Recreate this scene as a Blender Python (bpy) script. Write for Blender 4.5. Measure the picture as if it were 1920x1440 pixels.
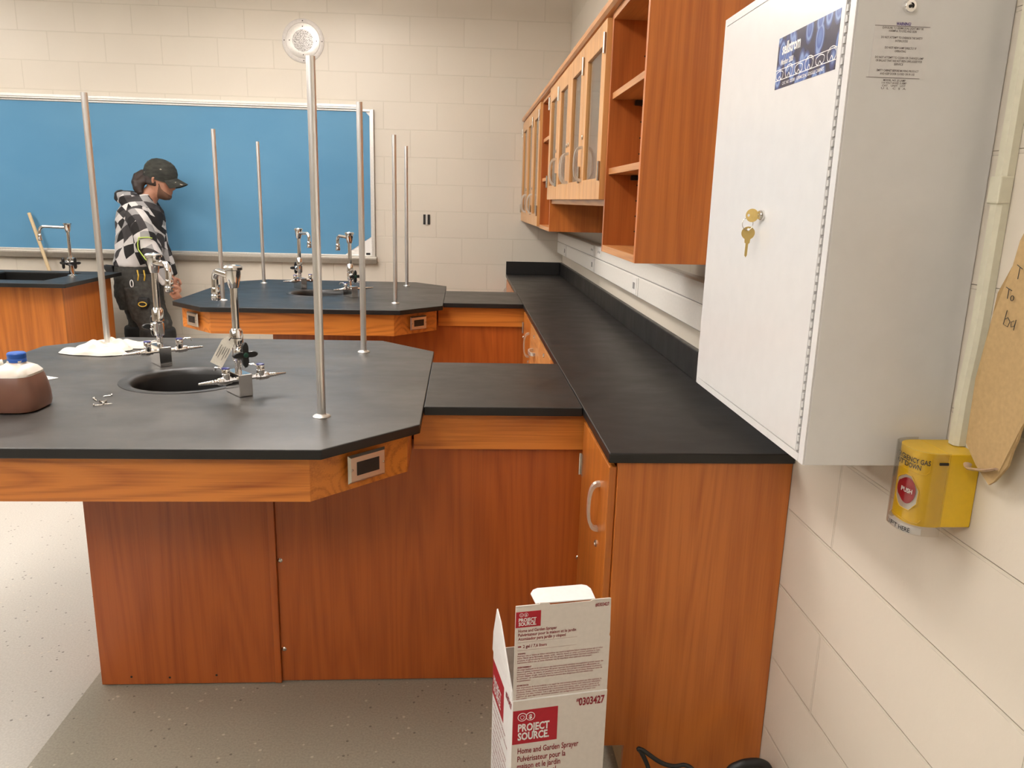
import bpy, bmesh, math, random
from mathutils import Vector, Matrix, Quaternion
from math import sin, cos, pi, radians
random.seed(7)
S = bpy.context.scene
COL = S.collection
for o in list(bpy.data.objects):
    bpy.data.objects.remove(o)

# ------------------------------------------------------------------ camera
YAW, PITCH, ROLL, FPX, CAMH = 0.06757, 0.23149, 0.02661, 1454.94, 1.4903
def cam_ray(a, b):
    X, U, fw = a, b, 1.0
    c, s = cos(ROLL), sin(ROLL); xr = c*X - s*U; up = s*X + c*U
    c, s = cos(PITCH), sin(PITCH); yf = c*fw + s*up; z = -s*fw + c*up
    c, s = cos(YAW), sin(YAW)
    return Vector((c*xr + s*yf, -s*xr + c*yf, z))
fwd = cam_ray(0, 0); rgt = cam_ray(1, 0) - fwd; upv = cam_ray(0, 1) - fwd
cd = bpy.data.cameras.new('camera'); cam = bpy.data.objects.new('camera', cd); COL.objects.link(cam)
M = Matrix((rgt, upv, -fwd)).transposed().to_4x4(); M.translation = Vector((0, 0, CAMH))
cam.matrix_world = M
cd.sensor_width = 36; cd.lens = 36*FPX/1920; cd.clip_start = 0.02
S.camera = cam
# ------------------------------------------------------------------ world, light level
w = bpy.data.worlds.new('world'); S.world = w; w.use_nodes = True
w.node_tree.nodes['Background'].inputs[0].default_value = (1.0, 0.93, 0.84, 1)
w.node_tree.nodes['Background'].inputs[1].default_value = 0.05
S.view_settings.view_transform = 'Standard'; S.view_settings.look = 'None'
S.view_settings.exposure = 0.0; S.view_settings.gamma = 1.0
LAMP_STRENGTH = 20.0
LAMP_COL = (1.0, 0.955, 0.925)
LAMPS = [(x, y) for x in (-1.12, -4.2) for y in (-1.1, 1.55, 3.4)] + [(-1.12, 4.9), (-4.2, 4.9), (-2.66, 3.2), (-2.66, -1.3)]  # last four are unseen fill lamps, added to brighten back wall and near faces
LAMPZ = 2.84

# ------------------------------------------------------------------ key dimensions (m)
XW, YB = 0.8095, 6.316           # right wall, back wall
CEIL = 3.1
XC, Y0, T = 0.3537, 1.736, 0.914 # counter front edge, counter near end, top height
SL = 0.0254                      # slab thickness
D12 = 2.345                      # spacing of the two islands
L1, R1, F1, B1, CH = -1.5706, -0.1056, 1.7498, 3.1925, 0.218

# ------------------------------------------------------------------ material helpers
def newmat(name):
    m = bpy.data.materials.new(name); m.use_nodes = True
    nt = m.node_tree
    return m, nt, nt.nodes['Principled BSDF']
def N(nt, t, **kw):
    n = nt.nodes.new(t)
    for k, v in kw.items():
        if k.startswith('i_'):
            n.inputs[k[2:].replace('_', ' ')].default_value = v
        else: setattr(n, k, v)
    return n
def ramp(nt, fac, stops, interp='LINEAR'):
    r = N(nt, 'ShaderNodeValToRGB'); cr = r.color_ramp; cr.interpolation = interp
    while len(cr.elements) < len(stops): cr.elements.new(0.5)
    for e, (p, c) in zip(cr.elements, stops):
        e.position = p; e.color = tuple(c) + (1,) if len(c) == 3 else c
    nt.links.new(fac, r.inputs[0]); return r
def coords(nt, scale, objrand=0.0, kind='Object'):
    tc = N(nt, 'ShaderNodeTexCoord'); mp = N(nt, 'ShaderNodeMapping'); mp.inputs['Scale'].default_value = scale
    src = tc.outputs[kind]
    if objrand:
        oi = N(nt, 'ShaderNodeObjectInfo'); mu = N(nt, 'ShaderNodeMath', operation='MULTIPLY'); mu.inputs[1].default_value = objrand
        nt.links.new(oi.outputs['Random'], mu.inputs[0])
        ad = N(nt, 'ShaderNodeVectorMath', operation='ADD'); nt.links.new(src, ad.inputs[0]); nt.links.new(mu.outputs[0], ad.inputs[1]); src = ad.outputs[0]
    nt.links.new(src, mp.inputs[0]); return mp.outputs[0]
def math_(nt, op, a, b=None):
    n = N(nt, 'ShaderNodeMath', operation=op)
    for i, v in ((0, a), (1, b)):
        if v is None: continue
        if hasattr(v, 'links'): nt.links.new(v, n.inputs[i])
        else: n.inputs[i].default_value = v
    return n.outputs[0]
def mixc(nt, fac, a, b, mode='MIX'):
    n = N(nt, 'ShaderNodeMix', data_type='RGBA', blend_type=mode)
    for i, v in ((0, fac), (6, a), (7, b)):
        if hasattr(v, 'links'): nt.links.new(v, n.inputs[i])
        else: n.inputs[i].default_value = v if i == 0 else (tuple(v) + (1,))[:4]
    return n.outputs[2]
def bump(nt, bsdf, h, strength=0.2, dist=0.002):
    b = N(nt, 'ShaderNodeBump'); b.inputs['Strength'].default_value = strength; b.inputs['Distance'].default_value = dist
    nt.links.new(h, b.inputs['Height']); nt.links.new(b.outputs[0], bsdf.inputs['Normal'])
def plain(name, col, rough=0.5, metal=0.0, var=0.06, nscale=18, coat=0.0, **kw):
    m, nt, p = newmat(name)
    v = coords(nt, (nscale,)*3); n = N(nt, 'ShaderNodeTexNoise'); n.inputs['Detail'].default_value = 4; nt.links.new(v, n.inputs['Vector'])
    a = tuple(c*(1-var) for c in col); b = tuple(min(1, c*(1+var)) for c in col)
    r = ramp(nt, n.outputs[0], [(0.3, a), (0.7, b)])
    nt.links.new(r.outputs[0], p.inputs['Base Color'])
    p.inputs['Roughness'].default_value = rough; p.inputs['Metallic'].default_value = metal
    if coat: p.inputs['Coat Weight'].default_value = coat; p.inputs['Coat Roughness'].default_value = 0.15
    for k, x in kw.items(): p.inputs[k.replace('_', ' ')].default_value = x
    return m
def oak(name, axis, dark, light, rough=0.34, rings=7.0, pw=0.62):
    m, nt, p = newmat(name)
    def sc(perp, along): return tuple(along if i == axis else perp for i in range(3))
    v1 = coords(nt, sc(5.6, 0.40), 13.0); n1 = N(nt, 'ShaderNodeTexNoise'); n1.inputs['Scale'].default_value = 1; n1.inputs['Detail'].default_value = 1.2; nt.links.new(v1, n1.inputs['Vector'])
    pp = math_(nt, 'PINGPONG', math_(nt, 'MULTIPLY', n1.outputs[0], rings*2.2), 0.5)
    v2 = coords(nt, sc(230, 5), 5.0); n2 = N(nt, 'ShaderNodeTexNoise'); n2.inputs['Scale'].default_value = 1; n2.inputs['Detail'].default_value = 3; nt.links.new(v2, n2.inputs['Vector'])
    v3 = coords(nt, sc(26, 0.8), 3.0); n3 = N(nt, 'ShaderNodeTexNoise'); n3.inputs['Scale'].default_value = 1; n3.inputs['Detail'].default_value = 2; nt.links.new(v3, n3.inputs['Vector'])
    g = math_(nt, 'ADD', math_(nt, 'MULTIPLY', pp, pw), math_(nt, 'MULTIPLY', n3.outputs[0], 0.75))
    g = math_(nt, 'ADD', g, math_(nt, 'MULTIPLY', n2.outputs[0], 0.62))
    r = ramp(nt, g, [(0.48, dark), (0.72, tuple((a+b)/2 for a, b in zip(dark, light))), (1.0, light)])
    nt.links.new(r.outputs[0], p.inputs['Base Color'])
    p.inputs['Roughness'].default_value = rough
    p.inputs['Coat Weight'].default_value = 0.25; p.inputs['Coat Roughness'].default_value = 0.22
    bump(nt, p, n2.outputs[0], 0.12, 0.0006)
    return m
OD, OL = (0.41, 0.104, 0.0150), (0.575, 0.172, 0.028)
M_oak_z = oak('oak_vertical', 2, OD, OL)
M_oak_panel = oak('oak_darker_panel', 2, (0.33, 0.066, 0.0085), (0.47, 0.110, 0.0160))  # darker, redder oak tone for pedestal and bench panels
M_oak_x = oak('oak_lengthwise', 0, (0.37, 0.092, 0.012), (0.68, 0.225, 0.034), rings=10, pw=0.85)
M_oak_y = oak('oak_along_wall', 1, (0.38, 0.14, 0.036), (0.60, 0.27, 0.085), rings=8)
M_oak_fz = oak('oak_frame_vertical_lit', 2, (0.43, 0.185, 0.055), (0.64, 0.33, 0.115), rings=5)  # door frames made lighter: the stronger light they catch is in the colour
M_oak_door = oak('oak_door', 2, (0.30, 0.082, 0.011), (0.50, 0.155, 0.022), rings=4)
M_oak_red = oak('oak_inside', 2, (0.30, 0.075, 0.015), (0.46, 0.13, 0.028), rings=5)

def block_wall(name, u_axis, u0, z0, mort=(0.58, 0.52, 0.42), bstr=0.55, bw=0.4064):
    m, nt, p = newmat(name)
    tc = N(nt, 'ShaderNodeTexCoord'); sx = N(nt, 'ShaderNodeSeparateXYZ'); nt.links.new(tc.outputs['Object'], sx.inputs[0])
    cx = N(nt, 'ShaderNodeCombineXYZ')
    nt.links.new(math_(nt, 'ADD', sx.outputs[u_axis], u0), cx.inputs[0]); nt.links.new(math_(nt, 'ADD', sx.outputs[2], z0), cx.inputs[1])
    br = N(nt, 'ShaderNodeTexBrick'); br.offset = 0.5; br.offset_frequency = 2; br.squash = 1
    br.inputs['Scale'].default_value = 1; br.inputs['Brick Width'].default_value = bw; br.inputs['Row Height'].default_value = 0.2032
    br.inputs['Mortar Size'].default_value = 0.0042; br.inputs['Mortar Smooth'].default_value = 0.35
    br.inputs['Color1'].default_value = (0.63, 0.57, 0.475, 1); br.inputs['Color2'].default_value = (0.65, 0.59, 0.495, 1); br.inputs['Mortar'].default_value = tuple(mort)+(1,)
    nt.links.new(cx.outputs[0], br.inputs['Vector'])
    v = coords(nt, (55,)*3); n = N(nt, 'ShaderNodeTexNoise'); n.inputs['Scale'].default_value = 1; n.inputs['Detail'].default_value = 3; nt.links.new(v, n.inputs['Vector'])
    v2 = coords(nt, (1.2,)*3); n2 = N(nt, 'ShaderNodeTexNoise'); n2.inputs['Scale'].default_value = 1; nt.links.new(v2, n2.inputs['Vector'])
    g = ramp(nt, n2.outputs[0], [(0.3, (0.96,)*3), (0.7, (1.03,)*3)])
    c = mixc(nt, 1.0, br.outputs['Color'], g.outputs[0], 'MULTIPLY')
    nt.links.new(c, p.inputs['Base Color']); p.inputs['Roughness'].default_value = 0.42
    h = math_(nt, 'SUBTRACT', math_(nt, 'MULTIPLY', n.outputs[0], 0.16), math_(nt, 'MULTIPLY', br.outputs['Fac'], 1.0))
    bump(nt, p, h, bstr, 0.004)
    return m
M_wall_back = block_wall('painted_block_back', 0, 0.0051+0.2032, -0.1734+2*0.2032, (0.585, 0.53, 0.435), 0.35)
M_wall_right = block_wall('painted_block_right', 1, -1.516, -0.158+2*0.2032, (0.62, 0.565, 0.47), 0.8, 1.2192)
M_paint = plain('cream_paint', (0.64, 0.56, 0.45), 0.5)
M_far = plain('tan_far_wall', (0.42, 0.36, 0.285), 0.6)
M_ceil = plain('ceiling_tile', (0.86, 0.82, 0.76), 0.8)

def resin(name):
    m, nt, p = newmat(name)
    v = coords(nt, (5, 9, 5)); n = N(nt, 'ShaderNodeTexNoise'); n.inputs['Scale'].default_value = 1; n.inputs['Detail'].default_value = 6; n.inputs['Roughness'].default_value = 0.65; nt.links.new(v, n.inputs['Vector'])
    r = ramp(nt, n.outputs[0], [(0.3, (0.013, 0.012, 0.0115)), (0.72, (0.022, 0.020, 0.0185))])
    v3 = coords(nt, (14, 90, 30)); n3 = N(nt, 'ShaderNodeTexNoise'); n3.inputs['Scale'].default_value = 1; n3.inputs['Detail'].default_value = 4; nt.links.new(v3, n3.inputs['Vector'])
    fleck = N(nt, 'ShaderNodeTexVoronoi'); fleck.inputs['Scale'].default_value = 9.0; tcv = coords(nt, (1, 1, 1)); nt.links.new(tcv, fleck.inputs['Vector'])
    fl = ramp(nt, fleck.outputs['Distance'], [(0.012, (1, 1, 1)), (0.03, (0, 0, 0))])
    c = mixc(nt, math_(nt, 'MULTIPLY', fl.outputs[0], 0.35), r.outputs[0], (0.35, 0.33, 0.30))
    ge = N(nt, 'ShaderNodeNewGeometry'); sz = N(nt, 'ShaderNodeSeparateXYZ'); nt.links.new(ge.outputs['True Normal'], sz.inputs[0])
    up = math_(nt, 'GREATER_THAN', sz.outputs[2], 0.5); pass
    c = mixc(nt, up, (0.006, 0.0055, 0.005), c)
    nt.links.new(c, p.inputs['Base Color'])
    rr = ramp(nt, n.outputs[0], [(0.3, (0.33,)*3), (0.75, (0.46,)*3)])
    nt.links.new(rr.outputs[0], p.inputs['Roughness'])
    p.inputs['IOR'].default_value = 1.55
    return m, nt, p, c, n3, up
M_resin = resin('black_epoxy_resin')[0]
def resin_dusty_sheen():
    m, nt, p, c, n3, up = resin('black_epoxy_resin_scuffed')
    tc = N(nt, 'ShaderNodeTexCoord'); mp = N(nt, 'ShaderNodeMapping', vector_type='TEXTURE')
    mp.inputs['Location'].default_value = (-1.0, 1.93, 0.91); mp.inputs['Rotation'].default_value = (0, 0, 0.62); mp.inputs['Scale'].default_value = (0.17, 0.035, 0.3)
    nt.links.new(tc.outputs['Object'], mp.inputs[0])
    ln = N(nt, 'ShaderNodeVectorMath', operation='LENGTH'); nt.links.new(mp.outputs[0], ln.inputs[0])
    mask = ramp(nt, ln.outputs['Value'], [(0.35, (1, 1, 1)), (1.0, (0, 0, 0))])
    k = ramp(nt, n3.outputs[0], [(0.42, (0, 0, 0)), (0.66, (1, 1, 1))])
    f = math_(nt, 'MULTIPLY', math_(nt, 'MULTIPLY', mask.outputs[0], k.outputs[0]), 0.7)
    c2 = mixc(nt, f, c, (0.36, 0.33, 0.25))
    # powder haze over the worked-on top, raised to stand in for reflected light
    v = coords(nt, (2.2, 3.4, 2)); n = N(nt, 'ShaderNodeTexNoise'); n.inputs['Scale'].default_value = 1; n.inputs['Detail'].default_value = 5; nt.links.new(v, n.inputs['Vector'])
    d = ramp(nt, n.outputs[0], [(0.40, (0.08,)*3), (0.72, (0.34,)*3)])
    c3 = mixc(nt, math_(nt, 'MULTIPLY', d.outputs[0], up), c2, (0.21, 0.19, 0.165))
    nt.links.new(c3, p.inputs['Base Color'])
    return m
M_resin1 = resin_dusty_sheen()

def floor_mat():
    m, nt, p = newmat('speckled_vinyl')
    tc = N(nt, 'ShaderNodeTexCoord'); sx = N(nt, 'ShaderNodeSeparateXYZ'); nt.links.new(tc.outputs['Object'], sx.inputs[0])
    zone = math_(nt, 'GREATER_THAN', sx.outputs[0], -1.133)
    def dots(scale, th, sharp):
        v = N(nt, 'ShaderNodeTexVoronoi'); v.inputs['Scale'].default_value = scale; nt.links.new(tc.outputs['Object'], v.inputs['Vector'])
        return ramp(nt, v.outputs['Distance'], [(th, (1, 1, 1)), (th+sharp, (0, 0, 0))]).outputs[0]
    n = N(nt, 'ShaderNodeTexNoise'); n.inputs['Scale'].default_value = 160; n.inputs['Detail'].default_value = 3; nt.links.new(tc.outputs['Object'], n.inputs['Vector'])
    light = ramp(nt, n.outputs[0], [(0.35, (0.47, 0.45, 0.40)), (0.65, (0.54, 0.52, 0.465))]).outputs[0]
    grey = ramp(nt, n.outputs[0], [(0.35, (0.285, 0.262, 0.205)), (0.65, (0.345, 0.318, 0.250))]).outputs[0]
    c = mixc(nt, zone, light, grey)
    c = mixc(nt, math_(nt, 'MULTIPLY', dots(26, 0.085, 0.03), 0.75), c, (0.10, 0.085, 0.07))
    v2 = N(nt, 'ShaderNodeMapping'); v2.inputs['Location'].default_value = (3.3, 1.7, 0); nt.links.new(tc.outputs['Object'], v2.inputs[0])
    vv = N(nt, 'ShaderNodeTexVoronoi'); vv.inputs['Scale'].default_value = 24; nt.links.new(v2.outputs[0], vv.inputs['Vector'])
    wd = ramp(nt, vv.outputs['Distance'], [(0.075, (1, 1, 1)), (0.12, (0, 0, 0))]).outputs[0]
    c = mixc(nt, math_(nt, 'MULTIPLY', wd, 0.6), c, (0.62, 0.56, 0.46))
    nt.links.new(c, p.inputs['Base Color']); p.inputs['Roughness'].default_value = 0.38
    return m
M_floor = floor_mat()
def brushed(name, col, rough, axis):
    m, nt, p = newmat(name)
    sc = tuple(2 if i == axis else 120 for i in range(3))
    v = coords(nt, sc); n = N(nt, 'ShaderNodeTexNoise'); n.inputs['Scale'].default_value = 1; nt.links.new(v, n.inputs['Vector'])
    r = ramp(nt, n.outputs[0], [(0.3, tuple(c*0.96 for c in col)), (0.7, col)]); nt.links.new(r.outputs[0], p.inputs['Base Color'])
    rr = ramp(nt, n.outputs[0], [(0.3, (rough*0.92,)*3), (0.7, (rough*1.08,)*3)]); nt.links.new(rr.outputs[0], p.inputs['Roughness'])
    p.inputs['Metallic'].default_value = 1.0
    return m
M_alu = brushed('brushed_aluminium', (0.86, 0.85, 0.83), 0.34, 2)
M_alu_h = brushed('satin_aluminium', (0.74, 0.72, 0.69), 0.42, 0)
M_chrome = plain('chrome', (0.86, 0.85, 0.84), 0.06, 1.0, 0.02)
M_steel = brushed('stainless_steel', (0.66, 0.62, 0.57), 0.28, 0)
M_plate = plain('stainless_plate', (0.70, 0.64, 0.56), 0.3, 0.9, 0.02)
M_steelbox = plain('polished_stainless', (0.72, 0.70, 0.67), 0.14, 1.0, 0.03)
M_hinge = plain('nickel_hinge', (0.62, 0.58, 0.52), 0.25, 1.0)
M_handle = plain('satin_nickel_pull', (0.74, 0.70, 0.64), 0.36, 0.85)
M_black = plain('black_plastic', (0.012, 0.013, 0.013), 0.35)
M_green = plain('green_index', (0.012, 0.07, 0.045), 0.3)
M_bluering = plain('blue_index_ring', (0.05, 0.05, 0.22), 0.3)
M_white = plain('white_plastic', (0.80, 0.78, 0.74), 0.45)
M_whitemetal = plain('white_powder_coat', (0.675, 0.665, 0.65), 0.3, coat=0.2, var=0.02, nscale=5)
M_raceway = plain('ivory_raceway', (0.80, 0.78, 0.72), 0.3, var=0.03)
M_conduit = plain('ivory_conduit', (0.66, 0.63, 0.49), 0.4, var=0.03)
M_silver = plain('silver_frame', (0.72, 0.69, 0.64), 0.35, 0.6)
M_dark = plain('dark_recess', (0.015, 0.012, 0.01), 0.6)
M_groove = plain('grey_gap', (0.25, 0.24, 0.23), 0.6)
M_yellow = plain('yellow_plastic', (0.72, 0.45, 0.012), 0.32, var=0.03)
M_red = plain('red_button', (0.32, 0.01, 0.02), 0.2)
M_brass = plain('brass_key', (0.72, 0.52, 0.18), 0.35, 0.55)
M_ink = plain('black_ink', (0.02, 0.02, 0.02), 0.6)
M_purple = plain('purple_ink', (0.10, 0.06, 0.25), 0.6)
M_redink = plain('red_ink', (0.26, 0.01, 0.02), 0.6)
M_redpanel = plain('red_print', (0.42, 0.008, 0.022), 0.5)
M_whiteink = plain('white_ink', (0.82, 0.80, 0.78), 0.5)
M_cardwhite = plain('white_box_card', (0.68, 0.62, 0.56), 0.6, var=0.03)
M_cardin = plain('box_card_inside', (0.85, 0.84, 0.82), 0.6, var=0.02)
M_brown = plain('brown_cardboard', (0.42, 0.28, 0.125), 0.75, var=0.07, nscale=30)
M_tape = plain('tan_tape', (0.42, 0.29, 0.19), 0.25)
M_cloth = plain('white_cotton', (0.66, 0.62, 0.54), 0.9, var=0.05, nscale=60)
M_wood = plain('pale_wood_stick', (0.62, 0.47, 0.27), 0.6)
M_cable = plain('black_rubber', (0.012, 0.012, 0.012), 0.45)
M_whitesurf = plain('whiteboard_enamel', (0.82, 0.80, 0.76), 0.2, var=0.01)
M_tag = plain('paper_tag', (0.72, 0.68, 0.58), 0.7, var=0.08, nscale=70)
M_lblclear = plain('clear_label', (0.67, 0.65, 0.635), 0.35, var=0.02)

def glassmat(name, tint=(1, 1, 1), ior=1.5, rough=0.02):
    m, nt, p = newmat(name); nt.nodes.remove(p)
    out = nt.nodes['Material Output']; lw = N(nt, 'ShaderNodeLayerWeight'); lw.inputs['Blend'].default_value = 0.5
    f5 = math_(nt, 'POWER', lw.outputs['Facing'], 5.0); f0 = ((ior-1)/(ior+1))**2
    fac = math_(nt, 'ADD', math_(nt, 'MULTIPLY', f5, 1-f0), f0)
    tr = N(nt, 'ShaderNodeBsdfTransparent'); gl = N(nt, 'ShaderNodeBsdfGlossy')
    tr.inputs[0].default_value = tuple(tint)+(1,); gl.inputs['Roughness'].default_value = rough
    mx = N(nt, 'ShaderNodeMixShader'); nt.links.new(fac, mx.inputs[0]); nt.links.new(tr.outputs[0], mx.inputs[1]); nt.links.new(gl.outputs[0], mx.inputs[2]); nt.links.new(mx.outputs[0], out.inputs[0])
    return m
M_glass = glassmat('door_glass', (0.93, 0.95, 0.93))
M_clear = glassmat('clear_polycarbonate', (0.93, 0.92, 0.90), 1.45)

def blue_paper():
    m, nt, p = newmat('blue_paper')
    v = coords(nt, (1.1, 1, 2.0)); n = N(nt, 'ShaderNodeTexNoise'); n.inputs['Scale'].default_value = 1; n.inputs['Detail'].default_value = 3; nt.links.new(v, n.inputs['Vector'])
    r = ramp(nt, n.outputs[0], [(0.3, (0.080, 0.245, 0.415)), (0.7, (0.105, 0.28, 0.445))])
    nt.links.new(r.outputs[0], p.inputs['Base Color']); p.inputs['Roughness'].default_value = 0.7
    return m
M_blue = blue_paper()
def emis(name, col, s):
    m, nt, p = newmat(name); nt.nodes.remove(p); e = N(nt, 'ShaderNodeEmission'); e.inputs[0].default_value = tuple(col)+(1,); e.inputs[1].default_value = s
    nt.links.new(e.outputs[0], nt.nodes['Material Output'].inputs[0]); return m
M_lamp = emis('fluorescent_diffuser', LAMP_COL, LAMP_STRENGTH)

def camo():
    m, nt, p = newmat('angular_patterned_fleece')
    tc = N(nt, 'ShaderNodeTexCoord'); fl = []
    wn = N(nt, 'ShaderNodeTexNoise'); wn.inputs['Scale'].default_value = 3.0; wn.inputs['Detail'].default_value = 0; nt.links.new(tc.outputs['Object'], wn.inputs['Vector'])
    for nv, k, wv in (((.95, .35, .35), 17.0, 2.4), ((-.45, .7, .95), 13.0, 2.0), ((.75, -.6, -.75), 11.0, 3.2)):
        dt = N(nt, 'ShaderNodeVectorMath', operation='DOT_PRODUCT'); dt.inputs[1].default_value = nv; nt.links.new(tc.outputs['Object'], dt.inputs[0])
        fl.append(math_(nt, 'FLOOR', math_(nt, 'ADD', math_(nt, 'MULTIPLY', dt.outputs['Value'], k), math_(nt, 'MULTIPLY', wn.outputs[0], wv*1.5))))
    cb = N(nt, 'ShaderNodeCombineXYZ')
    for q in range(3): nt.links.new(fl[q], cb.inputs[q])
    wh = N(nt, 'ShaderNodeTexWhiteNoise', noise_dimensions='3D'); nt.links.new(cb.outputs[0], wh.inputs['Vector']); g = wh.outputs['Value']
    r = ramp(nt, g, [(0, (0.013, 0.011, 0.011)), (0.34, (0.05, 0.045, 0.046)), (0.56, (0.30, 0.29, 0.285)), (0.72, (0.60, 0.57, 0.55))], 'CONSTANT')
    nt.links.new(r.outputs[0], p.inputs['Base Color']); p.inputs['Roughness'].default_value = 0.85
    return m
M_camo = camo()
M_pants = plain('charcoal_work_trousers', (0.045, 0.043, 0.037), 0.9, var=0.3, nscale=9)
M_pad = plain('black_knee_pad', (0.012, 0.012, 0.012), 0.7)
M_skin = plain('skin', (0.42, 0.20, 0.125), 0.5, var=0.08, Subsurface_Weight=0.08)
M_hair = plain('dark_brown_hair', (0.020, 0.009, 0.0055), 0.55, var=0.4, nscale=90)
M_beard = plain('stubble_beard', (0.12, 0.058, 0.033), 0.75, var=0.35, nscale=200)
M_neon = plain('neon_green_piping', (0.55, 0.72, 0.12), 0.6)
M_glove = plain('grey_work_glove', (0.36, 0.33, 0.29), 0.8)
M_boot = plain('brown_work_boot', (0.09, 0.05, 0.025), 0.6)
def hatmat():
    m, nt, p = newmat('paint_splashed_cap_cloth')
    v = coords(nt, (24, 24, 60)); n = N(nt, 'ShaderNodeTexNoise'); n.inputs['Scale'].default_value = 1; n.inputs['Detail'].default_value = 1; nt.links.new(v, n.inputs['Vector'])
    r = ramp(nt, n.outputs[0], [(0.3, (0.018, 0.019, 0.015)), (0.66, (0.036, 0.037, 0.030)), (0.725, (0.04, 0.04, 0.033)), (0.74, (0.40, 0.36, 0.30))])
    nt.links.new(r.outputs[0], p.inputs['Base Color']); p.inputs['Roughness'].default_value = 0.85; return m
M_hat = hatmat()
def sticker_mat():
    m, nt, p = newmat('goggle_sticker_print')
    v = coords(nt, (1, 34, 22)); a = N(nt, 'ShaderNodeTexVoronoi'); a.inputs['Scale'].default_value = 1; nt.links.new(v, a.inputs['Vector'])
    r = ramp(nt, a.outputs['Distance'], [(0.15, (0.10, 0.17, 0.42)), (0.34, (0.06, 0.10, 0.30)), (0.42, (0.22, 0.32, 0.58)), (0.5, (0.05, 0.07, 0.2)), (0.62, (0.025, 0.02, 0.05))])
    nt.links.new(r.outputs[0], p.inputs['Base Color']); p.inputs['Roughness'].default_value = 0.25; return m
M_sticker = sticker_mat()
def jugmats():
    m, nt, p = newmat('brown_liquid_in_translucent_jug')
    tc = N(nt, 'ShaderNodeTexCoord'); sx = N(nt, 'ShaderNodeSeparateXYZ'); nt.links.new(tc.outputs['Object'], sx.inputs[0])
    v = coords(nt, (12,)*3); n = N(nt, 'ShaderNodeTexNoise'); n.inputs['Scale'].default_value = 1; nt.links.new(v, n.inputs['Vector'])
    c = ramp(nt, n.outputs[0], [(0.3, (0.155, 0.070, 0.045)), (0.7, (0.215, 0.10, 0.065))])
    nt.links.new(c.outputs[0], p.inputs['Base Color'])
    p.inputs['Roughness'].default_value = 0.35; p.inputs['Subsurface Weight'].default_value = 0.35; p.inputs['Subsurface Radius'].default_value = (0.03, 0.015, 0.01)
    m2 = plain('milky_polyethylene', (0.72, 0.66, 0.58), 0.35, var=0.03, Subsurface_Weight=0.4)
    m2.node_tree.nodes['Principled BSDF'].inputs['Subsurface Radius'].default_value = (0.02, 0.015, 0.01)
    return m, m2
M_liquid, M_milky = jugmats()
M_cap = plain('blue_cap', (0.02, 0.10, 0.42), 0.35)

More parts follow.
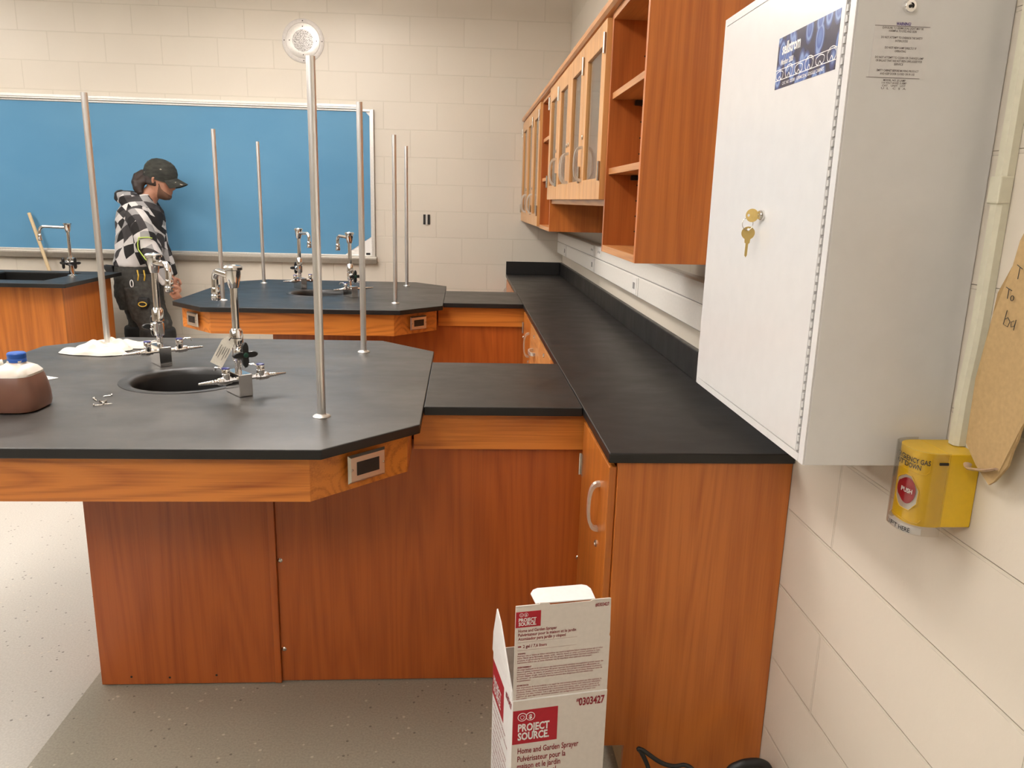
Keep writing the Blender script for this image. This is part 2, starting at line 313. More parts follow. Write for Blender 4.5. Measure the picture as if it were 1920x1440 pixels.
# ------------------------------------------------------------------ mesh helpers
class MB:
    def __init__(s): s.v = []; s.f = []
    def add(s, vs, fs):
        k = len(s.v); s.v += [Vector(p) for p in vs]; s.f += [[i+k for i in f] for f in fs]; return s
    def box(s, x0, x1, y0, y1, z0, z1):
        if x0 > x1: x0, x1 = x1, x0
        if y0 > y1: y0, y1 = y1, y0
        if z0 > z1: z0, z1 = z1, z0
        return s.add([(x0,y0,z0),(x1,y0,z0),(x1,y1,z0),(x0,y1,z0),(x0,y0,z1),(x1,y0,z1),(x1,y1,z1),(x0,y1,z1)],
            [(0,3,2,1),(4,5,6,7),(0,1,5,4),(1,2,6,5),(2,3,7,6),(3,0,4,7)])
    def prism(s, poly, a, b, axis=2):
        # poly in the two other axes (order: axis2 ->(x,y), axis1 ->(x,z), axis0 ->(y,z))
        def P(u, v, w): return {2: (u, v, w), 1: (u, w, v), 0: (w, u, v)}[axis]
        n = len(poly); vs = [P(u, v, a) for u, v in poly] + [P(u, v, b) for u, v in poly]
        fs = [list(range(n))[::-1], list(range(n, 2*n))] + [[i, (i+1) % n, (i+1) % n + n, i+n] for i in range(n)]
        return s.add(vs, fs)
    def ring(s, outer, inner, z0, z1):
        n = len(outer); vs = [(x, y, z) for L in (outer, inner) for z in (z0, z1) for x, y in L]
        # 0 outer low, n outer high, 2n inner low, 3n inner high
        fs = []
        for i in range(n):
            j = (i+1) % n
            fs += [[i, j, j+n, i+n], [j+2*n, i+2*n, i+3*n, j+3*n], [i+n, j+n, j+3*n, i+3*n], [j, i, i+2*n, j+2*n]]
        return s.add(vs, fs)
    def tube(s, path, r, seg=12, cap=True, flat=1.0, closed=False):
        path = [Vector(p) for p in path]; n = len(path)
        rs = r if isinstance(r, (list, tuple)) else [r]*n
        t0 = (path[1]-path[0]).normalized(); up = Vector((0, 0, 1)) if abs(t0.z) < 0.9 else Vector((1, 0, 0))
        a = t0.cross(up).normalized(); vs = []
        for i, p in enumerate(path):
            if closed: t = (path[(i+1) % n]-path[i-1]).normalized()
            else: t = (path[min(i+1, n-1)]-path[max(i-1, 0)]).normalized()
            a = (a - t*a.dot(t)).normalized(); b = t.cross(a)
            for k in range(seg):
                q = 2*pi*k/seg; vs.append(p + (a*cos(q) + b*sin(q)*flat)*rs[i])
        fs = []
        for i in range(n if closed else n-1):
            for k in range(seg):
                j = ((i+1) % n)*seg; fs.append([i*seg+k, i*seg+(k+1) % seg, j+(k+1) % seg, j+k])
        if cap and not closed: fs += [list(range(seg))[::-1], list(range((n-1)*seg, n*seg))]
        return s.add(vs, fs)
    def lathe(s, prof, o=(0, 0, 0), d=(0, 0, 1), seg=24, sx=1.0, cap=True):
        o = Vector(o); d = Vector(d).normalized(); up = Vector((0, 0, 1)) if abs(d.z) < 0.9 else Vector((1, 0, 0))
        a = d.cross(up).normalized(); b = d.cross(a)
        vs = []; n = len(prof)
        for r, h in prof:
            for k in range(seg):
                q = 2*pi*k/seg; vs.append(o + d*h + (a*cos(q)*sx + b*sin(q))*max(r, 1e-5))
        fs = []
        for i in range(n-1):
            for k in range(seg): fs.append([i*seg+k, i*seg+(k+1) % seg, (i+1)*seg+(k+1) % seg, (i+1)*seg+k])
        if cap: fs += [list(range(seg))[::-1], list(range((n-1)*seg, n*seg))]
        return s.add(vs, fs)
    def loft(s, rings):
        n = len(rings[0]); vs = [p for r in rings for p in r]; fs = []
        for i in range(len(rings)-1):
            for k in range(n): fs.append([i*n+k, i*n+(k+1) % n, (i+1)*n+(k+1) % n, (i+1)*n+k])
        fs += [list(range(n))[::-1], list(range((len(rings)-1)*n, len(rings)*n))]
        return s.add(vs, fs)
    def move(s, M):
        s.v = [M @ p for p in s.v]; return s
def spline(pts, k=6):
    P = [Vector(p) for p in pts]; P = [2*P[0]-P[1]]+P+[2*P[-1]-P[-2]]; out = []
    for i in range(1, len(P)-2):
        a, b, c, d = P[i-1:i+3]
        for j in range(k):
            t = j/k; out.append(.5*((2*b)+(c-a)*t+(2*a-5*b+4*c-d)*t*t+(3*b-a-3*c+d)*t**3))
    out.append(P[-2]); return out
def lerpr(rs, k=6):
    out = []
    for a, b in zip(rs[:-1], rs[1:]): out += [a+(b-a)*j/k for j in range(k)]
    return out+[rs[-1]]
WL = {}
def wloc(p):
    while p.parent: p = p.parent
    return WL.get(p.name, Vector())
def build(mb, name, mat, parent=None, bevel=0, smooth=False, world=True, label=None):
    off = wloc(parent) if (parent is not None and world) else Vector()
    me = bpy.data.meshes.new(name); me.from_pydata([p-off for p in mb.v], [], mb.f)
    me.materials.append(mat)
    bm = bmesh.new(); bm.from_mesh(me); bmesh.ops.recalc_face_normals(bm, faces=bm.faces); bm.to_mesh(me); bm.free()
    if smooth:
        for p in me.polygons: p.use_smooth = True
        me.set_sharp_from_angle(angle=radians(38))
    o = bpy.data.objects.new(name, me); COL.objects.link(o)
    if parent is not None: o.parent = parent
    if bevel:
        b = o.modifiers.new('bevel', 'BEVEL'); b.width = bevel; b.segments = 2; b.limit_method = 'ANGLE'; b.angle_limit = radians(40)
    if label: o['label'] = label
    return o
def thing(name, label, cat, loc=(0, 0, 0), group=None, local=False):
    o = bpy.data.objects.new(name, None); COL.objects.link(o); o.empty_display_size = 0.05
    o.location = loc; WL[o.name] = Vector() if local else Vector(loc)
    o['label'] = label; o['category'] = cat
    if group: o['group'] = group
    return o
def tag(o, label, cat, group=None):
    o['label'] = label; o['category'] = cat
    if group: o['group'] = group
    return o
def struct(o): o['kind'] = 'structure'; return o
def copy_tree(o, parent=None):
    c = o.copy(); COL.objects.link(c)
    if parent is not None: c.parent = parent; c.matrix_parent_inverse = o.matrix_parent_inverse.copy()
    for ch in [x for x in bpy.data.objects if x.parent == o]: copy_tree(ch, c)
    return c
def text_mb(mb, s, o, xd, ud, size=None, width=None, height=None, align='LEFT', bold=0.0, depth=0.0002, warp=None):
    cu = bpy.data.curves.new('t', 'FONT'); cu.body = s; cu.resolution_u = 2; cu.offset = bold; cu.size = 1.0
    ob = bpy.data.objects.new('t', cu); COL.objects.link(ob)
    bpy.context.view_layer.update()
    me = bpy.data.meshes.new_from_object(ob.evaluated_get(bpy.context.evaluated_depsgraph_get()))
    vs = [v.co.copy() for v in me.vertices]; fs = [list(p.vertices) for p in me.polygons]
    bpy.data.objects.remove(ob); bpy.data.curves.remove(cu); bpy.data.meshes.remove(me)
    if not vs: return
    x0 = min(v.x for v in vs); x1 = max(v.x for v in vs); wv = max(x1-x0, 1e-6)
    sy = size; sx = sy
    if width: sx = width/wv
    if sy is None: sy = sx
    k = {'LEFT': 0, 'CENTER': 0.5, 'RIGHT': 1}[align]
    o = Vector(o); xd = Vector(xd).normalized(); ud = Vector(ud).normalized(); nd = xd.cross(ud)
    if warp: pts = [Vector(warp((v.x-x0-k*wv)*sx, v.y*sy)) for v in vs]
    else: pts = [o + xd*((v.x-x0-k*wv)*sx) + ud*(v.y*sy) + nd*depth for v in vs]
    mb.add(pts, fs)

# ------------------------------------------------------------------ room shell
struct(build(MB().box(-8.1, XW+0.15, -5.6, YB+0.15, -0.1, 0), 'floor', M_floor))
struct(build(MB().box(-8.1, XW+0.15, -5.6, YB+0.15, CEIL, CEIL+0.1), 'ceiling', M_ceil))
struct(build(MB().box(-8.1, XW, YB, YB+0.15, 0, CEIL), 'wall_back', M_wall_back))
struct(build(MB().box(XW, XW+0.15, -5.6, YB+0.15, 0, CEIL), 'wall_right', M_wall_right))
struct(build(MB().box(-8.2, -8.1, -5.6, YB+0.15, 0, CEIL), 'wall_left', M_far))
struct(build(MB().box(-8.1, XW, -5.7, -5.6, 0, CEIL), 'wall_front', M_far))
for i, (x, y) in enumerate(LAMPS):
    t = thing('ceiling_light', 'linear fluorescent fixture hung below the ceiling, above the picture, some added as fill light', 'ceiling light', (x, y, LAMPZ), 'linear fluorescent fixtures under the ceiling')
    build(MB().box(x-.15, x+.15, y-.61, y+.61, LAMPZ, LAMPZ+.05), 'diffuser', M_lamp, t)
    for e_ in (-.618, .618): build(MB().box(x-.155, x+.155, y+e_-.007, y+e_+.007, LAMPZ-.004, LAMPZ+.054), 'end_plate', M_white, t)
    for k_ in (-.4, .4): build(MB().tube([(x, y+k_, LAMPZ+.051), (x, y+k_, CEIL)], .006, 8), 'hanger_rod', M_white, t)

# ------------------------------------------------------------------ things on the back wall
YF = YB-0.022
bt = thing('whiteboard', 'long whiteboard with silver frame, mostly covered by blue paper, on back wall', 'whiteboard', (-2.6, YB, 1.0))
BX0, BX1, BZ0, BZ1 = -4.6, -0.69, 1.03, 2.143
build(MB().box(BX0, BX1, YB-0.012, YB-0.001, BZ0, BZ1), 'board_surface', M_whitesurf, bt)
fr = MB()
fr.box(BX1-0.028, BX1, YF, YB-.001, BZ0, BZ1); fr.box(BX0, BX0+.028, YF, YB-.001, BZ0, BZ1); fr.box(BX0+.028, BX1-.028, YF, YB-.001, BZ1-.018, BZ1); fr.box(BX0+.028, BX1-.028, YF, YB-.001, BZ0, BZ0+.012)
build(fr, 'frame', M_silver, bt, bevel=.002)
build(MB().prism([(YB-.001, 1.03), (YB-.055, 1.03), (YB-.062, 1.022), (YB-.062, 1.012), (YB-.04, .975), (YB-.001, .975)], BX0, BX1+.012, 0), 'marker_tray', plain('tray_aluminium_shaded', (0.46, 0.42, 0.36), 0.4, 0.4), bt)  # tray metal darkened: shade on its down-facing side is in the colour
build(MB().box(BX0, -0.81, YB-.04, YB-.001, BZ1-.004, BZ1+.028).box(BX0, -0.81, YB-.046, YB-.04, BZ1+.008, BZ1+.016), 'map_rail', M_silver, bt, bevel=.002)
build(MB().box(-0.81, -0.79, YB-.048, YB-.001, BZ1-.006, BZ1+.03), 'rail_end_cap', M_groove, bt)
build(MB().box(-0.762, -0.73, YF-.002, YF, BZ0+.014, BZ0+.03), 'name_plate', M_black, bt)
bp = MB().prism([(BX0+.03, BZ0+.014), (-0.925, BZ0+.014), (-0.722, BZ0+.155), (-0.722, BZ1-.05), (-0.75, BZ1-.02), (BX0+.03, BZ1-.02)], YB-.0145, YB-.0125, 1)
tag(build(bp, 'paper_covering', M_blue), 'bright blue paper covering the whiteboard, lower right corner cut away', 'paper covering')
sp = thing('wall_speaker', 'round white wall speaker with grey mesh centre, high above the whiteboard', 'speaker', (-1.203, YB, 2.613))
c = (-1.203, YB, 2.613)
build(MB().lathe([(.155, 0), (.155, .004), (.150, .007), (.128, .008), (.126, .006)], c, (0, -1, 0), 48), 'mounting_plate', plain('speaker_enamel', (0.66, 0.62, 0.58), 0.4), sp, smooth=True)
build(MB().lathe([(.122, .003), (.122, .010), (.10, .015), (.079, .017)], c, (0, -1, 0), 48), 'baffle', M_silver, sp, smooth=True)
def meshmat():
    m, nt, p = newmat('perforated_grille'); v = coords(nt, (1, 1, 1)); a = N(nt, 'ShaderNodeTexVoronoi'); a.inputs['Scale'].default_value = 160; nt.links.new(v, a.inputs['Vector'])
    r = ramp(nt, a.outputs['Distance'], [(0.3, (0.07, 0.065, 0.06)), (0.45, (0.5, 0.47, 0.44))]); nt.links.new(r.outputs[0], p.inputs['Base Color']); p.inputs['Metallic'].default_value = 0.5; p.inputs['Roughness'].default_value = 0.4; return m
build(MB().lathe([(.077, .012), (.077, .020), (.03, .022), (.0, .0225)], c, (0, -1, 0), 48), 'grille', meshmat(), sp, smooth=True)
for r, n in ((.139, 4), (.099, 4)):
    for k in range(n):
        q = k*pi/2; build(MB().lathe([(.004, .004), (.004, .0175 if r < .12 else .010)], (c[0]+r*cos(q), YB, c[2]+r*sin(q)), (0, -1, 0), 8), 'screw', M_dark, sp)
ot = thing('wall_outlet_box', 'open electrical box without a cover plate in the back wall', 'electrical box', (-0.285, YB, 1.33))
build(MB().box(-.312, -.258, YB-.004, YB+.002, 1.292, 1.369), 'recess', M_dark, ot)
build(MB().box(-.293, -.277, YB-.010, YB-.003, 1.288, 1.373), 'receptacle_strap', M_silver, ot, bevel=.002)
build(MB().tube([(-2.8945, 6.10, 0.0), (-3.295, 6.262, 1.307)], 0.0125, 12), 'wooden_stick', M_wood)
tag(bpy.data.objects['wooden_stick'], 'pale wooden stick leaning on the whiteboard behind the left sink bench', 'stick')

# ------------------------------------------------------------------ islands
def octagon(l, r, f, b, ch):
    return [(l+ch, f), (r-ch, f), (r, f+ch), (r, b-ch), (r-ch, b), (l+ch, b), (l, b-ch), (l, f+ch)]
SCX, SCY = -0.868, 2.455
def slab_with_hole(oct_, cx, cy, rad, z0, z1):
    ang = sorted(set([round(2*pi*k/56, 5) for k in range(56)] + [round(math.atan2(y-cy, x-cx) % (2*pi), 5) for x, y in oct_]))
    def hit(a):
        d = Vector((cos(a), sin(a))); best = None
        for i in range(len(oct_)):
            p = Vector(oct_[i]); q = Vector(oct_[(i+1) % len(oct_)]); e = q-p
            den = d.x*e.y-d.y*e.x
            if abs(den) < 1e-9: continue
            w = p-Vector((cx, cy)); t = (w.x*e.y-w.y*e.x)/den; u = (w.x*d.y-w.y*d.x)/den
            if t > 0 and -1e-4 <= u <= 1+1e-4 and (best is None or t < best): best = t
        return (cx+d.x*best, cy+d.y*best)
    outer = [hit(a) for a in ang]; inner = [(cx+rad*cos(a), cy+rad*sin(a)) for a in ang]
    return MB().ring(outer, inner, z0, z1)
def pull(th, o, along, out, length, depth=0.03, wid=0.016, thick=0.007):
    """arched flat pull: o centre on the surface; along = direction of its length; out = direction away from the surface"""
    o = Vector(o); A = Vector(along).normalized(); O = Vector(out).normalized(); W = A.cross(O)
    outer = []; inner = []; n = 14
    for i in range(n+1):
        q = pi*i/n; c_, s_ = cos(q), sin(q)
        e = lambda x, k: math.copysign(abs(x)**k, x)
        outer.append((-e(c_, .8)*length/2, e(s_, .7)*depth)); inner.append((-e(c_, .8)*(length/2-thick*1.6), e(s_, .7)*(depth-thick)))
    m = MB()
    for i in range(n):
        quad = [outer[i], outer[i+1], inner[i+1], inner[i]]
        vs = [o + A*a + O*b + W*w_ for w_ in (-wid/2, wid/2) for a, b in quad]
        m.add(vs, [(0, 1, 2, 3), (7, 6, 5, 4), (0, 4, 5, 1), (1, 5, 6, 2), (2, 6, 7, 3), (3, 7, 4, 0)])
    return build(m, 'handle', M_handle, th)
def plate(th, cx, cy, cz, nx, ny, w_=.117, h=.074):
    """duplex outlet in a stainless plate; nx,ny outward normal"""
    A = Vector((-ny, nx, 0)); U = Vector((0, 0, 1)); Nn = Vector((nx, ny, 0)); o = Vector((cx, cy, cz))
    def B(mb, a0, a1, u0, u1, d0, d1, tap=0):
        vs = []
        for d, k in ((d0, 0), (d1, tap)):
            for a, u in ((a0+k, u0+k), (a1-k, u0+k), (a1-k, u1-k), (a0+k, u1-k)): vs.append(o+A*a+U*u+Nn*d)
        mb.add(vs, [(0, 3, 2, 1), (4, 5, 6, 7), (0, 1, 5, 4), (1, 2, 6, 5), (2, 3, 7, 6), (3, 0, 4, 7)])
    m = MB(); B(m, -w_/2, w_/2, -h/2, h/2, 0, .006, .006)
    p = build(m, 'outlet_plate', M_plate, th)
    m = MB(); B(m, -.035, .035, -.0175, .0175, .004, .0072); r = build(m, 'receptacle', M_black, p)
    m = MB()
    for a in (-.02, .014):
        for u in (-.007, .005): B(m, a, a+.008, u, u+.002, .0072, .0075)
        B(m, a+.011, a+.014, -.002, .002, .0072, .0075)
    build(m, 'outlet_slots', M_dark, p)
    for a in (-w_/2+.009, w_/2-.009): build(MB().lathe([(.003, .0055), (.003, .0072), (.001, .0078)], o+A*a, Nn, 10), 'plate_screw', M_hinge, p)
    return p
for k, dy in enumerate((0, D12)):
    rt = M_resin1 if k == 0 else M_resin
    lab = ('octagonal lab island nearest the viewer, black top with towel and jug on it' if k == 0 else 'octagonal lab island further back, in front of the blue board')
    t = thing('lab_island', lab, 'lab island', (SCX, SCY+dy, 0), 'octagonal lab islands')
    o8 = octagon(L1, R1, F1+dy, B1+dy, CH)
    build(slab_with_hole(o8, SCX, SCY+dy, .183, T-SL, T), 'top', rt, t, bevel=.0025)
    ins = .036; inn = .06
    build(MB().ring(octagon(L1+ins, R1-ins, F1+dy+ins, B1+dy-ins, CH), octagon(L1+inn, R1-inn, F1+dy+inn, B1+dy-inn, CH), .770, T-SL), 'apron', M_oak_x, t, bevel=.001)
    px0, px1, py0, py1 = -1.095, -.5495, 2.191+dy, 2.75+dy
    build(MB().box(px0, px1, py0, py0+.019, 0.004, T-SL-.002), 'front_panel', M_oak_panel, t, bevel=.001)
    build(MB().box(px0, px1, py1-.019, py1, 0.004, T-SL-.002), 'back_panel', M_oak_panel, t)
    build(MB().box(px0, px0+.019, py0+.019, py1-.019, 0.004, T-SL-.002), 'side_panel', M_oak_z, t)
    build(MB().box(px1-.019, px1, py0+.019, py1-.019, 0.004, T-SL-.002), 'side_panel', M_oak_z, t)
    if k == 0:
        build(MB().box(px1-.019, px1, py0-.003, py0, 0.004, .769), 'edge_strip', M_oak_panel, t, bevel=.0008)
        for x, z in ((-1.005, .030), (-.89, .026), (-.748, .032)): build(MB().lathe([(.0035, 0), (.0035, .0006)], (x, py0, z), (0, -1, 0), 10), 'screw_hole', M_dark, t)
    build(MB().lathe([(.196, .0), (.195, .002), (.186, .0025), (.168, .001), (.160, -.004), (.154, -.02), (.150, -.10), (.12, -.128), (.03, -.135), (.0, -.136), (.0, -.142), (.13, -.136), (.158, -.10), (.166, -.01), (.183, -.0002)][::-1], (SCX, SCY+dy, T), (0, 0, 1), 56, cap=False), 'sink_bowl', M_resin, t, smooth=True)
    s2 = 1/math.sqrt(2)
    plate(t, -0.2355-.0005, 1.8865+dy-.0005, .829, s2, -s2)
    if k == 1:
        plate(t, -1.4405+.0, 1.8865+dy, .829, -s2, -s2)
    # support rods
    for j, (x, y) in enumerate(((-1.319, 2.035), (-.372, 2.035), (-.372, 2.945), (-1.319, 2.945))):
        if k == 0: lb = ['front left', 'tall steel rod at the front right of the near island top, crossing the speaker', 'steel rod at the back right of the near island, before the board edge', 'steel rod standing in the crumpled white cloth on the near island'][j]
        else: lb = ['steel rod at the front left corner of the far island', 'steel rod at the front right corner of the far island', 'rightmost rod on the far island, at its back right corner', 'steel rod at the back left corner of the far island, thinnest in view'][j]
        if k == 0 and j == 0: continue
        rd = thing('support_rod', lb, 'steel rod', (x, y+dy, T), 'upright rods on the lab islands')
        build(MB().tube([(x, y+dy, T+.001), (x, y+dy, 1.819)], .0112, 20), 'rod', M_alu, rd, smooth=True)
        build(MB().lathe([(.0235, .0), (.0235, .0015), (.021, .004), (.013, .006), (.0115, .008)], (x, y+dy, T+.0002), (0, 0, 1), 28), 'flange', M_alu_h, rd, smooth=True)
        if k == 0 and j == 1: SHADE = rd

# connector benches between islands and the wall counter
for k, dy in enumerate((0, 2.2852)):
    y0, y1 = 2.1465+dy, 2.7686+dy-(.018 if k else 0)
    t = thing('connecting_bench', ['low black-topped bench bridging the near island to the wall counter', 'black-topped bench bridging the far island to the wall counter'][k], 'bench', (.12, (y0+y1)/2, 0), 'benches bridging islands and counter')
    build(MB().box(R1+.0015, XC-.0015, y0, y1, T-SL, T), 'top', M_resin, t, bevel=.002)
    build(MB().box(R1-.03, .3775, y0+.033, y0+.052, .777, T-SL), 'apron', M_oak_x, t, bevel=.001)
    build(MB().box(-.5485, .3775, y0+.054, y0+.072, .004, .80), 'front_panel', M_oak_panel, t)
    build(MB().box(-.5485, .3775, y1-.06, y1-.042, .004, T-SL), 'back_panel', M_oak_z, t)
    for x, z in ((.365, .714), (.369, .421), (-.540, .414), (-.540, .114)):
        build(MB().lathe([(.0075, 0), (.0075, .001), (.0045, .0035), (.004, .002), (0, .002)], (x, y0+.054, z), (0, -1, 0), 14), 'screw_cap', M_hinge, t, smooth=True)

# ------------------------------------------------------------------ gas / water fixtures on the islands
def star(mb, o, d, R=.037, th=.013):
    d = Vector(d).normalized(); up = Vector((0, 0, 1)); a = d.cross(up).normalized(); o = Vector(o)
    n = 64; vs = []
    for h, k in ((0, .94), (th*.25, 1), (th*.8, 1), (th, .92)):
        for i in range(n):
            q = 2*pi*i/n; r = (.0125+(R-.0125)*abs(cos(2*q))**2.3)*k
            vs.append(o+d*h+(a*cos(q)+up*sin(q))*r)
    fs = [list(range(n))[::-1], list(range(3*n, 4*n))]
    for j in range(3):
        for i in range(n): fs.append([j*n+i, j*n+(i+1) % n, (j+1)*n+(i+1) % n, (j+1)*n+i])
    mb.add(vs, fs); return mb
def spout_path(o, dirv, z, L, drop, er=.026):
    o = Vector(o); d = Vector(dirv); P = [o+Vector((0, 0, z))+d*.012, o+Vector((0, 0, z+.004))+d*(L-er)]
    for i in range(1, 9):
        q = pi/2*i/8; P.append(o+Vector((0, 0, z+.004-er+er*cos(q)))+d*(L-er+er*sin(q)))
    P.append(o+Vector((0, 0, z-drop))+d*L); return P
def fixture(loc, label, flip, levers, tagged=False, rz=.672):
    t = thing('gas_and_water_fixture', label, 'lab tap', (0, 0, 0), 'gas and water fixtures on the islands', local=True)
    B = dict(world=False)
    s = -1 if flip else 1
    build(MB().box(-.02, .02, -.05, .05, 0, .066), 'pedestal', M_steelbox, t, bevel=.002)
    st = (0, s*.0, 0)
    build(MB().lathe([(.010, .066), (.010, .098), (.016, .101), (.017, .118), (.017, .142), (.012, .147), (.0185, .150), (.0185, .187), (.0125, .195)], st, seg=24), 'valve_body', M_chrome, t, smooth=True)
    kb = build(MB().lathe([(.014, .008), (.014, .028), (.017, .03), (.017, .042), (.009, .044), (.009, .05)], (0, 0, .125), (0, -s, 0), 20), 'bonnet', M_chrome, t, smooth=True)
    kn = build(star(MB(), (0, -s*.048, .125), (0, -s, 0)), 'cross_handle', M_black, t, smooth=True)
    build(MB().lathe([(.0075, .0), (.0075, .0142), (.006, .0152)], (0, -s*.048, .125), (0, -s, 0), 18), 'index_button', M_green, kn)
    build(MB().tube([(0, 0, .19), (0, 0, .318)], .0108, 20), 'riser_pipe', M_chrome, t, smooth=True)
    build(MB().lathe([(.013, .312), (.0165, .325), (.0205, .345), (.0215, .362), (.027, .364), (.0275, .371), (.022, .376), (.008, .377), (.006, .374)], (0, 0, 0), seg=28), 'vacuum_breaker', M_chrome, t, smooth=True)
    sp_ = build(MB().tube(spout_path((0, 0, 0), (0, s, 0), .345, .135, .045), .0098, 16), 'spout', M_chrome, t, smooth=True)
    build(MB().lathe([(.0125, .262), (.0135, .264), (.0135, .277), (.0118, .279), (.0125, .282), (.0125, .298), (.011, .301)], (0, s*.135, 0), seg=20), 'aerator', M_chrome, sp_, smooth=True)
    for sx, lv in ((-1, levers[0]), (1, levers[1])):
        g = build(MB().lathe([(.0065, .02), (.0065, .036), (.010, .037), (.010, .046), (.0125, .048), (.0125, .062), (.009, .066)], (0, -.036, .052), (sx, 0, 0), 8), 'gas_valve', M_chrome, t)
        build(MB().lathe([(.0105, .052), (.0115, .056), (.0115, .072), (.0100, .0735), (.0115, .075), (.0115, .086), (.010, .088)], (sx*.052, -.036, 0), seg=18), 'turret', M_chrome, g, smooth=True)
        build(MB().lathe([(.0117, .0865), (.0117, .0895), (.009, .0905)], (sx*.052, -.036, 0), seg=18), 'index_ring', M_bluering, g, smooth=True)
        prof = [(.0105, .062), (.0115, .068), (.0095, .076)]
        for i in range(7):
            h = .078+i*.0075; r = .0072-.0006*i; prof += [(r*.86, h), (r, h+.005)]
        prof += [(.0025, .131)]
        build(MB().lathe(prof, (0, -.036, .052), (sx, 0, 0), 16), 'hose_nozzle', M_chrome, g, smooth=True)
        a = lv; dx, dy = cos(a), sin(a); p0 = Vector((sx*.052, -.036, .082)); m = MB()
        m.tube([p0+Vector((dx*.008, dy*.008, 0)), p0+Vector((dx*.02, dy*.02, .006)), p0+Vector((dx*.04, dy*.04, .004)), p0+Vector((dx*.046, dy*.046, -.006))], [.0045, .0048, .0055, .004], 8, flat=.5)
        build(m, 'lever', M_chrome, g, smooth=True)
    if tagged:
        # paper tag tied to the pipe
        tg = build(MB(), 'paper_tag', M_tag, t) if False else None
    t.location = loc; t.rotation_euler = (0, 0, rz); WL[t.name] = Vector()
    return t
P1 = (-1.026, 2.677, T+.0008); P2 = (-.6545, 2.278, T+.0008)
fixture(P1, 'chrome tap and gas fixture behind the near sink, spout to the right', True, (.3, .2))
fixture(P2, 'chrome tap and gas fixture at right of the near sink, with paper tag', False, (1.9, 2.4))
fixture((P1[0]+.0, P1[1]+D12, T+.0008), 'chrome fixture behind the far sink, half hidden by the tall rod', True, (.3, .2))
fixture((P2[0], P2[1]+D12, T+.0008), 'chrome fixture at right of the far sink, spout pointing left', False, (1.9, 2.4))
# paper tag hanging on the nearest tap
def quad_sheet(name, pts, th, mat, parent=None, seg=1):
    n = (Vector(pts[1])-Vector(pts[0])).cross(Vector(pts[2])-Vector(pts[0])).normalized()*th
    k = len(pts); vs = [Vector(p) for p in pts]+[Vector(p)+n for p in pts]
    fs = [list(range(k))[::-1], list(range(k, 2*k))]+[[i, (i+1) % k, (i+1) % k+k, i+k] for i in range(k)]
    return MB().add(vs, fs)
ta = Vector((-.668, 2.255, 1.080)); tb = Vector((-.703, 2.232, 1.010)); td = (tb-ta).normalized(); tn = Vector((.35, -.9, .1)); tw = td.cross(tn).normalized()
tg = thing('hang_tag', 'white paper instruction tag hanging from the near right tap', 'tag', ta)
pp = [ta-td*.006-tw*.009, ta-td*.006+tw*.009, ta+td*.010+tw*.018, tb+tw*.018, tb-tw*.018, ta+td*.010-tw*.018]
build(quad_sheet('card', pp, .0006, M_tag), 'card', M_tag, tg)
nn = (pp[1]-pp[0]).cross(pp[2]-pp[0]).normalized()
side = -1 if nn.y > 0 else 1
m = MB()
for i, (a0, a1) in enumerate(((.1, .72), (.15, .9), (.1, .6), (.2, .85), (.1, .8))):
    q = ta+tw*(-.012+i*.006)+tn.normalized()*.0012
    m.tube([q+td*(.018+.05*a0*.9), q+td*(.018+.05*a1)], .0005, 4)
for p in list(m.v): pass
build(m, 'printed_lines', M_ink, tg)
build(MB().tube([ta+td*.002, ta+Vector((.006, -.006, .006)), ta+Vector((.02, -.004, .004)), ta+Vector((.03, .01, .002))], .0014, 6), 'wire_tie', M_dark, tg)

# ------------------------------------------------------------------ sink bench at the left
DX, DY0, DY1 = -2.47, 5.01, 5.84
t = thing('sink_bench', 'oak sink bench with black top at the left, in front of the whiteboard', 'bench', (-3.1, 5.4, 0))
SX0, SX1, SY0, SY1 = -3.22, -2.69, 5.195, 5.715
build(MB().ring([(-3.75, DY0), (DX, DY0), (DX, DY1), (-3.75, DY1)], [(SX0, SY0), (SX1, SY0), (SX1, SY1), (SX0, SY1)], T-SL, T), 'top', M_resin, t, bevel=.002)
bx0, bx1, by0, by1 = -3.68, -2.535, 5.10, 5.80
build(MB().box(bx0, bx1, by0, by0+.019, .004, T-SL), 'front_panel', M_oak_x if False else M_oak_door, t)
build(MB().box(bx1-.019, bx1, by0+.019, by1, .004, T-SL), 'side_panel', M_oak_z, t)
build(MB().box(bx0, bx0+.019, by0+.019, by1, .004, T-SL), 'side_panel', M_oak_z, t)
m = MB()
wi = .012
m.ring([(SX0+.0005, SY0+.0005), (SX1-.0005, SY0+.0005), (SX1-.0005, SY1-.0005), (SX0+.0005, SY1-.0005)], [(SX0+wi, SY0+wi), (SX1-wi, SY0+wi), (SX1-wi, SY1-wi), (SX0+wi, SY1-wi)], T-.26, T-.006)
m.box(SX0+.0005, SX1-.0005, SY0+.0005, SY1-.0005, T-.27, T-.26)
build(m, 'sink_bowl', M_resin, t)
f = thing('sink_faucet', 'chrome gooseneck faucet with two black cross handles on the left bench', 'faucet', (-2.60, 5.50, T))
fx, fy = -2.655, 5.50
f.location = (fx, fy, T); WL[f.name] = Vector((fx, fy, T))
build(MB().lathe([(.030, 0), (.030, .004), (.024, .009), (.017, .012), (.0165, .07), (.022, .074), (.024, .10), (.022, .12), (.014, .126), (.012, .14)], (fx, fy, T), seg=24), 'body', M_chrome, f, smooth=True)
build(MB().tube([(fx, fy, T+.12), (fx, fy, T+.30)], .0105, 16), 'riser_pipe', M_chrome, f, smooth=True)
